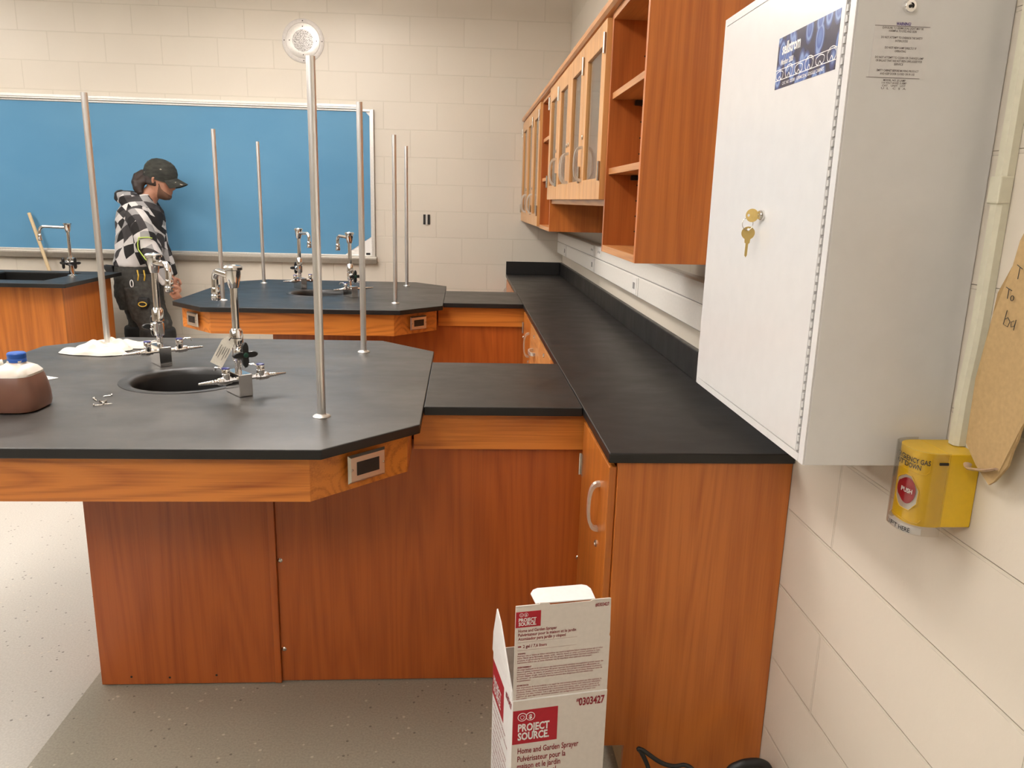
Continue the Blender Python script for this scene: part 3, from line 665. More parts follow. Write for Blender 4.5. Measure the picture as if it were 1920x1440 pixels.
for sgn, dv in ((-1, (-.62, -.78, 0)), (1, (.80, -.60, 0))):
    d = Vector(dv).normalized()
    b_ = build(MB().lathe([(.016, .0), (.016, .03), (.011, .034), (.011, .048)], Vector((fx, fy, T+.09)), d, 16), 'bonnet', M_chrome, f, smooth=True)
    build(star(MB(), Vector((fx, fy, T+.09))+d*.045, d, R=.038), 'cross_handle', M_black, f, smooth=True)
build(MB().lathe([(.0125, .295), (.017, .305), (.021, .33), (.022, .345), (.026, .347), (.026, .354), (.008, .357)], (fx, fy, T), seg=24), 'vacuum_breaker', M_chrome, f, smooth=True)
sp_ = build(MB().tube([p+Vector((fx, fy, T)) for p in spout_path((0, 0, 0), (-1, 0, 0), .325, .185, .05, .035)], .0098, 14), 'spout', M_chrome, f, smooth=True)
build(MB().lathe([(.012, .235), (.0135, .237), (.0135, .252), (.0115, .254), (.0125, .258), (.0125, .274), (.0105, .278)], (fx-.185, fy, T), seg=18), 'aerator', M_chrome, sp_, smooth=True)

# ------------------------------------------------------------------ wall counter
t = thing('wall_counter', 'long black resin countertop along the right wall', 'countertop', (.58, 4.0, T-SL))
build(MB().box(XC, XW-.0005, Y0, YB-.0005, T-SL, T), 'slab', M_resin, t, bevel=.003)
build(MB().box(XW-.0205, XW-.0005, Y0, YB-.0005, T+.0003, T+.102), 'backsplash', M_resin, t, bevel=.003)
build(MB().box(XC, XW-.021, YB-.0205, YB-.0005, T+.0003, T+.102), 'backsplash', M_resin, t, bevel=.003)
XB = .379
def hinge(th, x, y, z, h=.062, out=-1, side=1):
    m = MB().box(x, x+out*.003, y, y+side*.018, z-h/2, z+h/2)
    m.tube([(x+out*.005, y, z-h/2), (x+out*.005, y, z+h/2)], .0042, 10)
    b = build(m, 'hinge', M_hinge, th, smooth=True)
    m = MB()
    for dz in (-.016, .016): m.box(x+out*.003, x+out*.0034, y+side*.008, y+side*.014, z+dz-.006, z+dz+.006)
    build(m, 'hinge_slot', M_dark, b) if b.parent.parent is None else None
    return b
def keylock(th, x, y, z, out=-1):
    return build(MB().lathe([(.0095, 0), (.0095, .003), (.006, .005), (.0055, .003), (0, .003)], (x, y, z), (out, 0, 0), 16), 'lock', M_hinge, th, smooth=True)
# near base cabinet
t = thing('base_cabinet', 'oak base cabinet at the near end of the wall counter, door facing left', 'cabinet', (.6, 1.98, 0), 'oak base cabinets under the wall counter')
ep = [(XB, .104), (XB, T-SL-.001), (XW-.001, T-SL-.001), (XW-.001, .0), (.438, .0), (.438, .104)]
build(MB().prism(ep, Y0+.010, Y0+.029, 1), 'end_panel', M_oak_z, t, bevel=.0012)
build(MB().box(XB, XW-.002, 2.19, 2.205, .104, T-SL-.001), 'side_panel', M_oak_z, t)
build(MB().box(XB+.002, XW-.002, Y0+.029, 2.19, .104, .122), 'floor_panel', M_oak_y, t)
build(MB().box(.438, .455, Y0+.029, 2.205, 0, .104), 'toe_kick', plain('raw_particle_board', (.46, .34, .19), .8), t)
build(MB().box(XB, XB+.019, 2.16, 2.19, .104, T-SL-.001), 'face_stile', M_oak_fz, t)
d = build(MB().box(XB-.020, XB-.001, Y0+.020, 2.155, .112, .872), 'door', M_oak_door, t, bevel=.002)
pull(d, (XB-.020, 1.862, .728), (0, 0, 1), (-1, 0, 0), .135)
keylock(d, XB-.020, 1.866, .623)
hinge(d, XB-.0205, 2.157, .742, .066, side=-1); hinge(d, XB-.0205, 2.157, .24, .066, side=-1)
# base cabinets between the two benches
def base_unit(y0, y1, label, drawers, hy=None):
    t = thing('base_cabinet', label, 'cabinet', (.6, (y0+y1)/2, 0), 'oak base cabinets under the wall counter')
    build(MB().box(XB, XW-.002, y0, y0+.016, .104, T-SL-.001), 'side_panel', M_oak_z, t)
    build(MB().box(XB, XW-.002, y1-.016, y1, .104, T-SL-.001), 'side_panel', M_oak_z, t)
    build(MB().box(XB+.002, XW-.002, y0+.016, y1-.016, .104, .122), 'floor_panel', M_oak_y, t)
    build(MB().box(.438, .455, y0, y1, 0, .104), 'toe_kick', M_oak_y, t)
    if drawers:
        zs = [.112, .36, .60, .872]
        for a, b in zip(zs[:-1], zs[1:]):
            dd = build(MB().box(XB-.020, XB-.001, y0+.003, y1-.003, a+.002, b-.002), 'drawer', M_oak_y, t, bevel=.002)
            pull(dd, (XB-.020, (y0+y1)/2, (a+b)/2+.03), (0, 1, 0), (-1, 0, 0), .13)
            keylock(dd, XB-.020, (y0+y1)/2, b-.03)
    else:
        dd = build(MB().box(XB-.020, XB-.001, y0+.003, y1-.003, .112, .872), 'door', M_oak_door, t, bevel=.002)
        pull(dd, (XB-.020, hy, .745), (0, 0, 1), (-1, 0, 0), .135)
        s = -1 if hy < (y0+y1)/2 else 1
        yy = y1-.004 if s < 0 else y0+.004
        hinge(dd, XB-.0205, yy, .78, .066, side=-1 if s < 0 else 1)
        keylock(dd, XB-.020, hy, .655)
base_unit(3.99, 4.43, 'oak base cabinet with one door, just before the far bench', False, 4.06)
base_unit(3.52, 3.985, 'oak drawer base cabinet under the wall counter, next to the one-door cabinet', True)
base_unit(3.06, 3.515, 'oak drawer base cabinet mid way along the wall counter', True)
base_unit(2.75, 3.055, 'narrow oak base cabinet just behind the near bench', False, 2.99)
base_unit(5.06, 5.68, 'oak base cabinet beyond the far bench, mostly hidden', False, 5.13)
base_unit(5.685, 6.30, 'oak base cabinet in the far corner of the room, mostly hidden', False, 6.22)

# ------------------------------------------------------------------ raceway on the right wall
t = thing('power_raceway', 'two-channel ivory power raceway on the right wall above the backsplash', 'raceway', (XW, 4.2, 1.09))
xr = .765
def rcprof(z0, z1): return [(XW-.0005, z0), (xr+.004, z0), (xr, z0+.004), (xr, z1-.006), (xr+.006, z1), (XW-.0005, z1)]
build(MB().prism(rcprof(1.185, 1.258), 1.80, YB-.001, 1), 'upper_channel', M_raceway, t)
build(MB().prism(rcprof(1.095, 1.182), 1.80, YB-.001, 1), 'lower_channel', M_raceway, t)
build(MB().box(xr+.004, XW-.001, 1.80, YB-.001, 1.182, 1.185), 'divider', M_groove, t)
for y in (3.345, 4.50, 5.76):
    build(MB().box(xr-.0008, xr, y-.003, y, 1.098, 1.179), 'joint', M_groove, t)
    build(MB().box(xr-.003, xr, y+.03, y+.115, 1.104, 1.174), 'data_plate', M_white, t, bevel=.001)
    p_ = build(MB().box(xr-.0045, xr-.003, y+.055, y+.09, 1.125, 1.153), 'data_jack', M_groove, t)
build(MB().box(xr-.0008, xr, 4.505, 4.509, 1.19, 1.254), 'joint', M_groove, t)
for y in (4.30, 4.54):
    p_ = build(MB().box(xr-.003, xr, y, y+.115, 1.190, 1.252), 'outlet_plate', M_white, t, bevel=.001)
    m = MB()
    for a in (.03, .075):
        for b in (-.006, .006): m.box(xr-.0038, xr-.003, y+a+b-.001, y+a+b+.001, 1.218, 1.230)
    build(m, 'outlet_slots', M_dark, p_)

# ------------------------------------------------------------------ upper wall cabinets
XF = .485
UT = 2.088
def carcass(t, y0, y1, zb, shelves=(), near_side=M_oak_z):
    build(MB().box(XF, XW-.001, y0, y0+.019, zb, UT), 'side_panel', M_oak_z, t, bevel=.0008)
    build(MB().box(XF, XW-.001, y1-.019, y1, zb, UT), 'side_panel', M_oak_red, t, bevel=.0008)
    build(MB().box(XF, XW-.001, y0+.019, y1-.019, zb, zb+.022), 'bottom_panel', M_oak_y, t, bevel=.0008)
    build(MB().box(XF, XW-.001, y0+.019, y1-.019, UT-.022, UT), 'top_panel', M_oak_y, t)
    build(MB().box(XW-.012, XW-.001, y0+.019, y1-.019, zb+.022, UT-.022), 'back_panel', M_oak_red, t)
    for z in shelves:
        build(MB().box(XF+.008, XW-.013, y0+.020, y1-.020, z-.010, z+.010), 'shelf', M_oak_y, t, bevel=.0008)
G = 'oak wall cabinets above the counter'
XD = .462
XF0 = XF; XF = .4775
t = thing('wall_cabinet', 'open oak wall cabinet with two bare shelves, nearest, beside the white steel cabinet', 'cabinet', (.64, 2.41, 1.33), G)
carcass(t, 2.151, 2.685, 1.3305, (1.595, 1.833))
m = MB()
for z in [1.40+.0508*i for i in range(12)]:
    for x in (.585, .745): m.lathe([(.0028, 0), (.0028, .0006)], (x, 2.666, z), (0, -1, 0), 8)
build(m, 'shelf_pin_holes', M_dark, t)
for z in (1.584, 1.822):
    build(MB().box(.56, .60, 2.648, 2.6655, z-.016, z), 'shelf_clip', M_black, t, bevel=.002)
XF = XF0
def glass_door(t, y0, y1, z0, z1, hinge_far):
    xd0, xd1 = XD, XD+.020; st = .078; g0, g1, gz0, gz1 = y0+st, y1-st, z0+.072, z1-.075
    m = MB(); m.box(xd0, xd1, y0, g0, z0, z1); m.box(xd0, xd1, g1, y1, z0, z1)
    m.box(xd0, xd1, g0, g1, z0, gz0); m.box(xd0, xd1, g0, g1, gz1, z1)
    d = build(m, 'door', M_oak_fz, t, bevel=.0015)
    build(MB().box(xd0+.008, xd0+.012, g0, g1, gz0, gz1), 'glass_pane', M_glass, d)
    hy = y1-.005 if hinge_far else y0+.005; s = -1 if hinge_far else 1
    for z in (z1-.075, z0+.095): hinge(d, xd0-.0005, hy, z, .064, side=s)
    py = y0+.03 if hinge_far else y1-.03
    pull(d, (xd0, py, z0+.135), (0, 0, 1), (-1, 0, 0), .135, depth=.034, wid=.014)
    keylock(d, xd0, py, z0+.235)
t = thing('wall_cabinet', 'oak wall cabinet with four glass doors, raised above its neighbours', 'cabinet', (.64, 3.52, 1.48), G)
carcass(t, 2.686, 4.36, 1.4815, ())
ys = [2.735, 3.165, 3.575, 3.985, 4.40]
ys = [2.70, 3.165, 3.570, 3.980, 4.385]
for i in range(4): glass_door(t, ys[i]+.002, ys[i+1]-.002, 1.503, 2.078, hinge_far=(i >= 2))
t = thing('wall_cabinet', 'narrow open oak wall cabinet between the glass-door cabinets', 'cabinet', (.64, 4.66, 1.33), G)
XF = .4775
carcass(t, 4.361, 4.929, 1.3305, (1.62, 1.85)); XF = XF0
t = thing('wall_cabinet', 'oak wall cabinet with three glass doors, farthest, touching the back wall', 'cabinet', (.64, 5.6, 1.33), G)
carcass(t, 4.93, YB-.004, 1.3305, ())
ys = [4.935, 5.39, 5.85, YB-.006]
for i, hf in enumerate((False, False, True)): glass_door(t, ys[i]+.002, ys[i+1]-.002, 1.340, 2.078, hinge_far=hf)
m = MB().prism([(.487, UT+.0005), (.462, UT+.0005), (.452, UT+.008), (.452, UT+.026), (XW-.001, UT+.026), (XW-.001, UT+.0005)], 2.151, YB-.002, 1)
tag(build(m, 'crown_moulding', M_oak_y), 'oak moulding strip running along the top of the wall cabinets', 'moulding')

# ------------------------------------------------------------------ white steel goggle cabinet
XS, SY0_, SY1_, SZ0, SZ1 = .567, 1.190, 1.795, 1.0755, 1.886
t = thing('steel_cabinet', 'white steel goggle cabinet with a blue sticker, mounted on the right wall', 'cabinet', (XW, 1.49, SZ0))
build(MB().box(XS+.002, XW-.0008, SY0_, SY1_, SZ0, SZ1), 'body', M_whitemetal, t, bevel=.002)
d = build(MB().box(XS-.002, XS+.002, 1.219, 1.779, SZ0+.017, SZ1-.018), 'door', M_whitemetal, t, bevel=.0012)
m = MB().box(XS, XS+.002, SY0_+.0005, 1.209, SZ0+.001, SZ1-.001).box(XS, XS+.002, 1.7815, SY1_-.0005, SZ0+.001, SZ1-.001).box(XS, XS+.002, 1.2095, 1.781, SZ0+.001, SZ0+.0145).box(XS, XS+.002, 1.2095, 1.781, SZ1-.0155, SZ1-.001)
build(m, 'front_frame', M_whitemetal, t)
build(MB().box(XS+.0005, XS+.0021, 1.2092, 1.2190, SZ0+.0145, SZ1-.0155), 'hinge_gap', M_groove, t)
m = MB(); n_ = 52
for i in range(n_):
    z = SZ0+.02+(SZ1-SZ0-.04)*i/n_
    m.tube([(XS-.0002, 1.214, z), (XS-.0002, 1.214, z+.0095)], .0026, 8)
build(m, 'piano_hinge', M_whitemetal, t)
lk = build(MB().lathe([(.0098, 0), (.0098, .005), (.008, .008), (.0035, .0085), (.003, .006), (0, .006)], (XS-.002, 1.466, 1.4765), (-1, 0, 0), 24), 'lock', M_chrome, d, smooth=True)
SLK = build(MB().lathe([(.0098, 0), (.0098, .003), (.008, .006), (.0045, .0065), (.004, .003), (0, .003)], (.646, SY0_, 1.781), (0, -1, 0), 24), 'side_lock', M_chrome, t, smooth=True)
build(MB().box(.6435, .6485, SY0_-.0072, SY0_-.0035, 1.7795, 1.7825), 'keyhole', M_dark, SLK)
# blue sticker (front plane, facing -x). coordinates: y decreasing to the right of the picture
sy0, sy1, sz0, sz1 = 1.468, 1.232, 1.699, 1.786
st = build(MB().box(XS-.0024, XS-.002, sy1, sy0, sz0, sz1), 'sticker', M_sticker, t)
XP = XS-.0026
m = MB()
text_mb(m, 'sellstrom', (XP, sy0-.020, 1.756), (0, -1, 0), (0, 0, 1), size=.028, width=.077, bold=.03)
text_mb(m, 'Monitor 2000', (XP, sy0-.020, 1.7385), (0, -1, 0), (0, 0, 1), size=.013, width=.052, bold=.02)
text_mb(m, 'CAT. NO. S23300   GERMICIDAL GOGGLE CABINET', (XP, sy0-.034, 1.7035), (0, -1, 0), (0, 0, 1), size=.0075, width=.165, bold=.01)
for z in (1.7315, 1.7135):
    m.box(XP-.0001, XP, sy1, sy0, z-.0006, z+.0006)
def pline(m, pts, w_=.0007, closed=True):
    n = len(pts)
    for i in range(n if closed else n-1):
        a = Vector(pts[i]); b = Vector(pts[(i+1) % n]); dd = (b-a)
        if dd.length < 1e-6: continue
        dd.normalize(); nn_ = Vector((-dd.y, dd.x))*w_
        q = [a-nn_, b-nn_, b+nn_, a+nn_]
        m.add([(XP, p.x, p.y) for p in q], [(0, 1, 2, 3)])
for i in range(6):
    cy = sy0-.018-i*.0405; big = i % 2
    zc = 1.7225+(.001 if big else -.001)
    ww, hh = (.0165, .0125) if big else (.0165, .0085)
    pts = []
    for k in range(28):
        q = 2*pi*k/28; x = cos(q); y = sin(q)
        yy = hh*(abs(y)**.75)*(1 if y > 0 else -1)
        if y < -.2 and abs(x) < .38: yy = -hh*.15-(abs(x)/.38)*hh*.55
        pts.append((cy-ww*x*(.96 if y > 0 else .9), zc+yy*.9))
    pline(m, pts)
    if big:
        pline(m, [(cy-ww*.75*cos(q), zc+hh*.25+hh*.4*sin(q)) for q in [pi*k/8 for k in range(9)]], .0005, False)
build(m, 'sticker_print', M_whiteink, st)
# warning label on the side facing the viewer
wl = build(MB().box(.598, .684, SY0_-.0004, SY0_-.0001, 1.682, 1.762), 'warning_label', M_lblclear, t)
m = MB(); YP = SY0_-.0006
rows = [('EXPOSURE TO GERMICIDAL LIGHT MAY BE', 1.7485, .062), ('HARMFUL TO EYES AND SKIN', 1.7445, .042), ('DO NOT ATTEMPT TO OVERRIDE THE SAFETY', 1.7355, .063), ('INTERLOCKS', 1.7310, .019),
        ('DO NOT VIEW LAMP DIRECTLY IF', 1.7215, .048), ('OPERATING', 1.7170, .017), ('DO NOT ATTEMPT TO CLEAN OR CHANGE LAMP', 1.7080, .074), ('OR BALLAST THAT HAS NOT BEEN UNPLUGGED FOR', 1.7035, .071), ('SERVICE', 1.6990, .014),
        ('EMPTY CABINET BEFORE MOVING PRODUCT', 1.6900, .064), ('AND KEEP DOOR CLOSED OR IN USE', 1.6855, .053)]
for s_, z, w_ in rows: text_mb(m, s_, (.641, YP, z+.0015), (1, 0, 0), (0, 0, 1), size=.0042, width=w_, align='CENTER', bold=.012)
for z, a, b in ((1.7538, .598, .682), (1.6815+.001, .594, .676)): m.box(a, b, YP-.0001, YP, z, z+.0007)
for j, (s_, w_) in enumerate((('MODEL NO. JS LAMP', .034), ('110 VOLT 60 HZ .5 AMP', .038), ('CAT.   UNIT   LOT', .036), ('U  L   C  S  A', .038))):
    text_mb(m, s_, (.638, YP, 1.6782-.0038*j), (1, 0, 0), (0, 0, 1), size=.0038, width=w_, align='CENTER', bold=.012)
build(m, 'label_text', plain('faded_ink', (0.16, 0.13, 0.12), 0.6), wl)
m = MB(); text_mb(m, 'WARNING!', (.641, YP, 1.7553), (1, 0, 0), (0, 0, 1), size=.006, width=.022, align='CENTER', bold=.03)
build(m, 'label_heading', M_purple, wl)
# keys
kt = thing('key_set', 'two brass keys on a ring, one in the white steel cabinet lock', 'keys', (XS-.012, 1.49, 1.44))
def key_mesh(o, along, wide, thick, blade=.028, rb=.0125):
    o, A, Wd, Tn = Vector(o), Vector(along).normalized(), Vector(wide).normalized(), Vector(thick).normalized()
    pts = []
    for k in range(25):
        q = radians(25)+(2*pi-radians(50))*k/24; pts.append((cos(q)*rb, sin(q)*rb))
    pts = [(-a, b) for a, b in pts]; pts.sort(key=lambda p: 0)
    outline = [(cos(radians(25)+(2*pi-radians(50))*k/24)*rb*1.0, sin(radians(25)+(2*pi-radians(50))*k/24)*rb) for k in range(25)]
    outline = outline + [(rb+.006, -.0048), (rb+.007, -.0026), (rb+.008+blade*.85, -.0026), (rb+.008+blade, 0), (rb+.008+blade*.85, .0022), (rb+.008, .0024), (rb+.006, .0048)]
    # hub hole near the end of the bow
    vs = []
    hole = [(-rb*.55+cos(2*pi*k/32)*.0026, sin(2*pi*k/32)*.0026) for k in range(32)]
    n = len(outline)
    hole = []
    for a, b in outline:
        q = math.atan2(b, a+rb*.55); hole.append((-rb*.55+cos(q)*.0026, sin(q)*.0026))
    m = MB()
    tmp = MB().ring(outline, hole, -.0008, .0008)
    for p in tmp.v: vs.append(o+A*p.x+Wd*p.y+Tn*p.z)
    m.add(vs, tmp.f); return m
build(key_mesh((XS-.0180, 1.4785, 1.4755), (.72, -.69, 0.0), (0, 0, 1), (-.69, -.72, 0), .006), 'key', M_brass, kt, label='brass key in the lock')
build(key_mesh((XS-.0185, 1.490, 1.4420), (0, .04, -1), (.94, -.34, 0), (.34, .94, 0), .026), 'key', M_brass, kt, label='brass key hanging from the ring')
m = MB(); rc = Vector((XS-.022, 1.487, 1.4595))
m.tube([rc+Vector((.8*cos(q), -.3*cos(q), sin(q)))*.0115 for q in [2*pi*k/28 for k in range(28)]], .0007, 6, closed=True)
build(m, 'key_ring', M_hinge, kt)

# ------------------------------------------------------------------ gas shut-off station and conduit
gx0, gy0, gy1, gz0, gz1 = .757, 1.100, 1.182, 1.004, 1.125
gc = (gy0+gy1)/2
t = thing('gas_shutoff_station', 'yellow emergency gas shutdown push station under a clear lift cover', 'push station', (XW, gc, gz0))
build(MB().box(gx0, XW-.0005, gy0, gy1, gz0, gz1), 'back_box', M_yellow, t, bevel=.002)
def ell(a, rx, ry):
    s_, c_ = sin(a), cos(a); pw = .72
    return (gx0 - rx*math.copysign(abs(s_)**pw, s_), gc - ry*math.copysign(abs(c_)**pw, c_))
def half(rx, ry, z0, z1, n=28, a0=0, a1=pi):
    pts = [ell(a0+(a1-a0)*k/n, rx, ry) for k in range(n+1)]
    return pts
pts = half(.044, .0405, 0, 0); build(MB().prism(pts, gz0, gz1, 2), 'front_shell', M_yellow, t, smooth=True)
# grey bezel + red button seen through hexagonal opening
def wrap(rx, ry):
    def fn(u, v): # u: angle offset arc metres towards -y (right in picture) ; v: height
        a = pi*.5 - (u+.015)/.050
        x, y = ell(a, rx, ry); return (x, y, v)
    return fn
W1 = wrap(.0448, .0413)
def patch(poly, rx, ry, mat, nm, par, n=1):
    fn = wrap(rx, ry); m = MB(); P = []
    k = len(poly)
    for i in range(k):
        a = Vector(poly[i]); b = Vector(poly[(i+1) % k])
        for j in range(6): P.append(a.lerp(b, j/6))
    cx_ = sum(p.x for p in P)/len(P); cy_ = sum(p.y for p in P)/len(P); cc = Vector((cx_, cy_))
    rings = []
    for q in (1, .75, .5, .25): rings.append([fn(*(cc+(p-cc)*q)) for p in P])
    nP = len(P); vs = [v for r in rings for v in r]+[fn(cx_, cy_)]; fs = []
    for i in range(3):
        for j in range(nP): fs.append([i*nP+j, i*nP+(j+1) % nP, (i+1)*nP+(j+1) % nP, (i+1)*nP+j])
    for j in range(nP): fs.append([3*nP+j, 3*nP+(j+1) % nP, 4*nP])
    m.add(vs, fs); return build(m, nm, mat, par, smooth=True)
zc = 1.056
hexp = [(-.024, zc-.014), (-.014, zc-.030), (.008, zc-.030), (.023, zc-.016), (.024, zc+.006), (.004, zc+.027), (-.010, zc+.027), (-.024, zc+.014)]
bz = patch(hexp, .0452, .0417, M_silver, 'bezel', t)
bt_ = patch([(.019*cos(2*pi*k/24), zc+.002+.0215*sin(2*pi*k/24)) for k in range(24)], .0475, .0432, M_red, 'push_button', t)
m = MB(); text_mb(m, 'PUSH', (0, 0, 0), (1, 0, 0), (0, 1, 0), size=.010, width=.025, align='CENTER', bold=.03, warp=lambda u, v: wrap(.0482, .0438)(u, v+zc-.001)); build(m, 'button_text', M_whiteink, bt_)
m = MB()
text_mb(m, 'EMERGENCY GAS', (0, 0, 0), (1, 0, 0), (0, 1, 0), size=.0115, width=.086, align='CENTER', bold=.02, warp=lambda u, v: wrap(.0464, .0428)(u-.004, v+1.106))
text_mb(m, 'SHUTDOWN', (0, 0, 0), (1, 0, 0), (0, 1, 0), size=.0115, width=.064, align='CENTER', bold=.02, warp=lambda u, v: wrap(.0464, .0428)(u-.010, v+1.096))
build(m, 'shell_text', M_ink, t)
sh_o = [ell(pi*k/32, .051, .0455) for k in range(33)]; sh_i = [ell(pi*k/32, .0495, .044) for k in range(33)]
m = MB().prism(sh_o+sh_i[::-1], .990, gz1+.003, 2)
cv = build(m, 'clear_cover', M_clear, t, smooth=True)
pts = [ell(-.1+(pi+.2)*k/28, .0545, .0435) for k in range(29)]
bd = [ell(.45+(pi-.6)*k/28, .0490, .0438) for k in range(29)]; bd2 = [ell(.45+(pi-.6)*k/28, .0480, .043) for k in range(29)]
build(MB().prism(bd+bd2[::-1], .9905, 1.0025, 2), 'lift_band', M_lblclear, cv, smooth=True)
m = MB(); text_mb(m, 'LIFT HERE', (0, 0, 0), (1, 0, 0), (0, 1, 0), size=.0105, width=.046, align='CENTER', bold=.012, warp=lambda u, v: wrap(.0515, .046)(u-.002, v+.9925)); build(m, 'cover_text', M_ink, cv)
build(MB().box(.740, .754, gy0-.006, gy0-.0035, 1.1095, 1.1135), 'cover_slot', M_dark, cv)
# embossed outlines on the shell
def wline(pts, rx, ry, r=.0009):
    fn = wrap(rx, ry); P = []
    for a, b in zip(pts[:-1], pts[1:]):
        for j in range(5): P.append(fn(a[0]+(b[0]-a[0])*j/5, a[1]+(b[1]-a[1])*j/5))
    P.append(fn(*pts[-1])); return MB().tube(P, r, 6)
m = wline([(.040, 1.117), (.040, 1.096), (.033, 1.090), (.012, 1.090), (-.03, 1.090)], .0448, .0413)
m.add(*(lambda q: (q.v, q.f))(wline(hexp+[hexp[0]], .0455, .042)))
m.add(*(lambda q: (q.v, q.f))(wline([(.036, 1.014), (.03, 1.008), (-.035, 1.008)], .0448, .0413)))
build(m, 'raised_border', M_yellow, t)
t = thing('wire_conduit', 'ivory surface conduit running up the wall from the yellow station', 'conduit', (XW, 1.15, 1.126))
cpr = lambda yc: [(yc-.0115, XW-.0006), (yc-.0115, XW-.012), (yc-.007, XW-.018), (yc+.007, XW-.018), (yc+.0115, XW-.012), (yc+.0115, XW-.0006)]
rings = []
for z, yc in ((1.1262, 1.1525), (1.20, 1.1525), (1.235, 1.151), (1.29, 1.146), (1.33, 1.1445), (1.6, 1.1445), (CEIL, 1.1445)): rings.append([(x, y, z) for y, x in cpr(yc)])
build(MB().loft(rings), 'channel', M_conduit, t)
build(MB().box(XW-.021, XW-.0007, 1.1315, 1.158, 1.505, 1.545), 'coupling', M_conduit, t, bevel=.002)

# ------------------------------------------------------------------ torn cardboard sheet by the conduit
t = thing('cardboard_sheet', 'torn brown cardboard sheet with handwriting, hanging on the right wall', 'cardboard', (.775, 1.0, 1.3))
poly = [(1.046, 1.466), (1.052, 1.455), (1.054, 1.42), (1.068, 1.38), (1.074, 1.345), (1.088, 1.25), (1.0925, 1.148), (1.074, 1.131), (1.062, 1.122), (1.026, 1.104), (1.018, 1.112), (1.008, 1.128), (1.000, 1.142), (.993, 1.168), (.984, 1.186), (.979, 1.205), (.969, 1.225), (.955, 1.246), (.940, 1.26), (.90, 1.31), (.80, 1.40), (.74, 1.50), (.90, 1.50)]
def cx_at(y, z): return .770 + .02*(y-1.09)*-1.0 + .004*sin(z*40)
n = len(poly); vs = [(cx_at(y, z), y, z) for y, z in poly]+[(cx_at(y, z)+.0035, y, z) for y, z in poly]
build(MB().add(vs, [list(range(n)), list(range(n, 2*n))[::-1]]+[[i, i+n, (i+1) % n+n, (i+1) % n] for i in range(n)]), 'sheet', M_brown, t)
m = MB()
def scrawl(pts, o, s=.006):
    P = [(.7665+.02*(1.09-(o[0]-a*s)), o[0]-a*s, o[1]+b*s) for a, b in pts]; m.tube(P, .00055, 5)
for ch in ([(-1.2, 2.4), (.6, 1.6)], [(-.2, 2.0), (-.3, -.8)]): scrawl(ch, (1.032, 1.408))
for ch in ([(-1.2, 2.0), (.8, 1.4)], [(-.2, 1.7), (-.2, -.6)], [(1.3+.5*cos(q), -.3+.6*sin(q)) for q in [2*pi*k/10 for k in range(11)]]): scrawl(ch, (1.046, 1.378))
for ch in ([(-.2, 2.2), (-.6, -.5), (.6, -.8), (1.0, .2), (.3, .9), (-.4, .5)], [(2.0, .5), (1.3, .2), (1.5, -.7), (2.3, -.4), (2.5, .8), (2.3, -1.2)]): scrawl(ch, (1.042, 1.342), .0075)
build(m, 'handwriting', M_ink, t)
m = MB(); P = [(.786, 1.0975, 1.112), (.780, 1.088, 1.110), (.773, 1.07, 1.113), (.7675, 1.05, 1.119), (.7655, 1.03, 1.125), (.7655, 1.008, 1.135)]
m.tube(spline(P), lerpr([.0062, .0048, .0056, .0052, .006, .004]), 8, flat=.45); build(m, 'tape_strip', M_tape, t, smooth=True)

# ------------------------------------------------------------------ sprayer carton
CW, CD, CZ = .213, .204, .450
ctn = thing('cardboard_box', 'white and red sprayer carton with open flaps on the floor by the base cabinet', 'box', (.119, 1.454, 0), local=True)
K = dict(world=False)
def lb(m, nm, mat, par=ctn, **k): return build(m, nm, mat, par, **k)
th = .003
lb(MB().box(0, CW, 0, th, 0, CZ), 'front_wall', M_cardwhite)
lb(MB().box(0, CW, CD-th, CD, 0, CZ), 'back_wall', M_cardwhite)
lb(MB().box(0, th, th, CD-th, 0, CZ), 'side_wall', M_cardin)
lb(MB().box(CW-th, CW, th, CD-th, 0, CZ), 'side_wall', M_cardwhite)
lb(MB().box(th, CW-th, th, CD-th, 0, .003), 'bottom', M_cardwhite)
# front flap standing straight up; ragged upper edge
ff = [(0, CZ+.001), (CW-.001, CZ+.001), (CW-.001, .58), (CW-.003, .585), (CW-.002, .592), (CW-.004, .671), (CW-.008, .672), (.168, .672), (.163, .669), (.075, .669), (.070, .675), (.052, .676), (.050, .673), (.0, .673)]
fl = lb(MB().prism(ff, .0, .0028, 1), 'front_flap', M_cardwhite)
lb(MB().box(.0, CW-.001, -.0006, .0, CZ-.0015, CZ+.0015), 'fold_line', M_cardin)
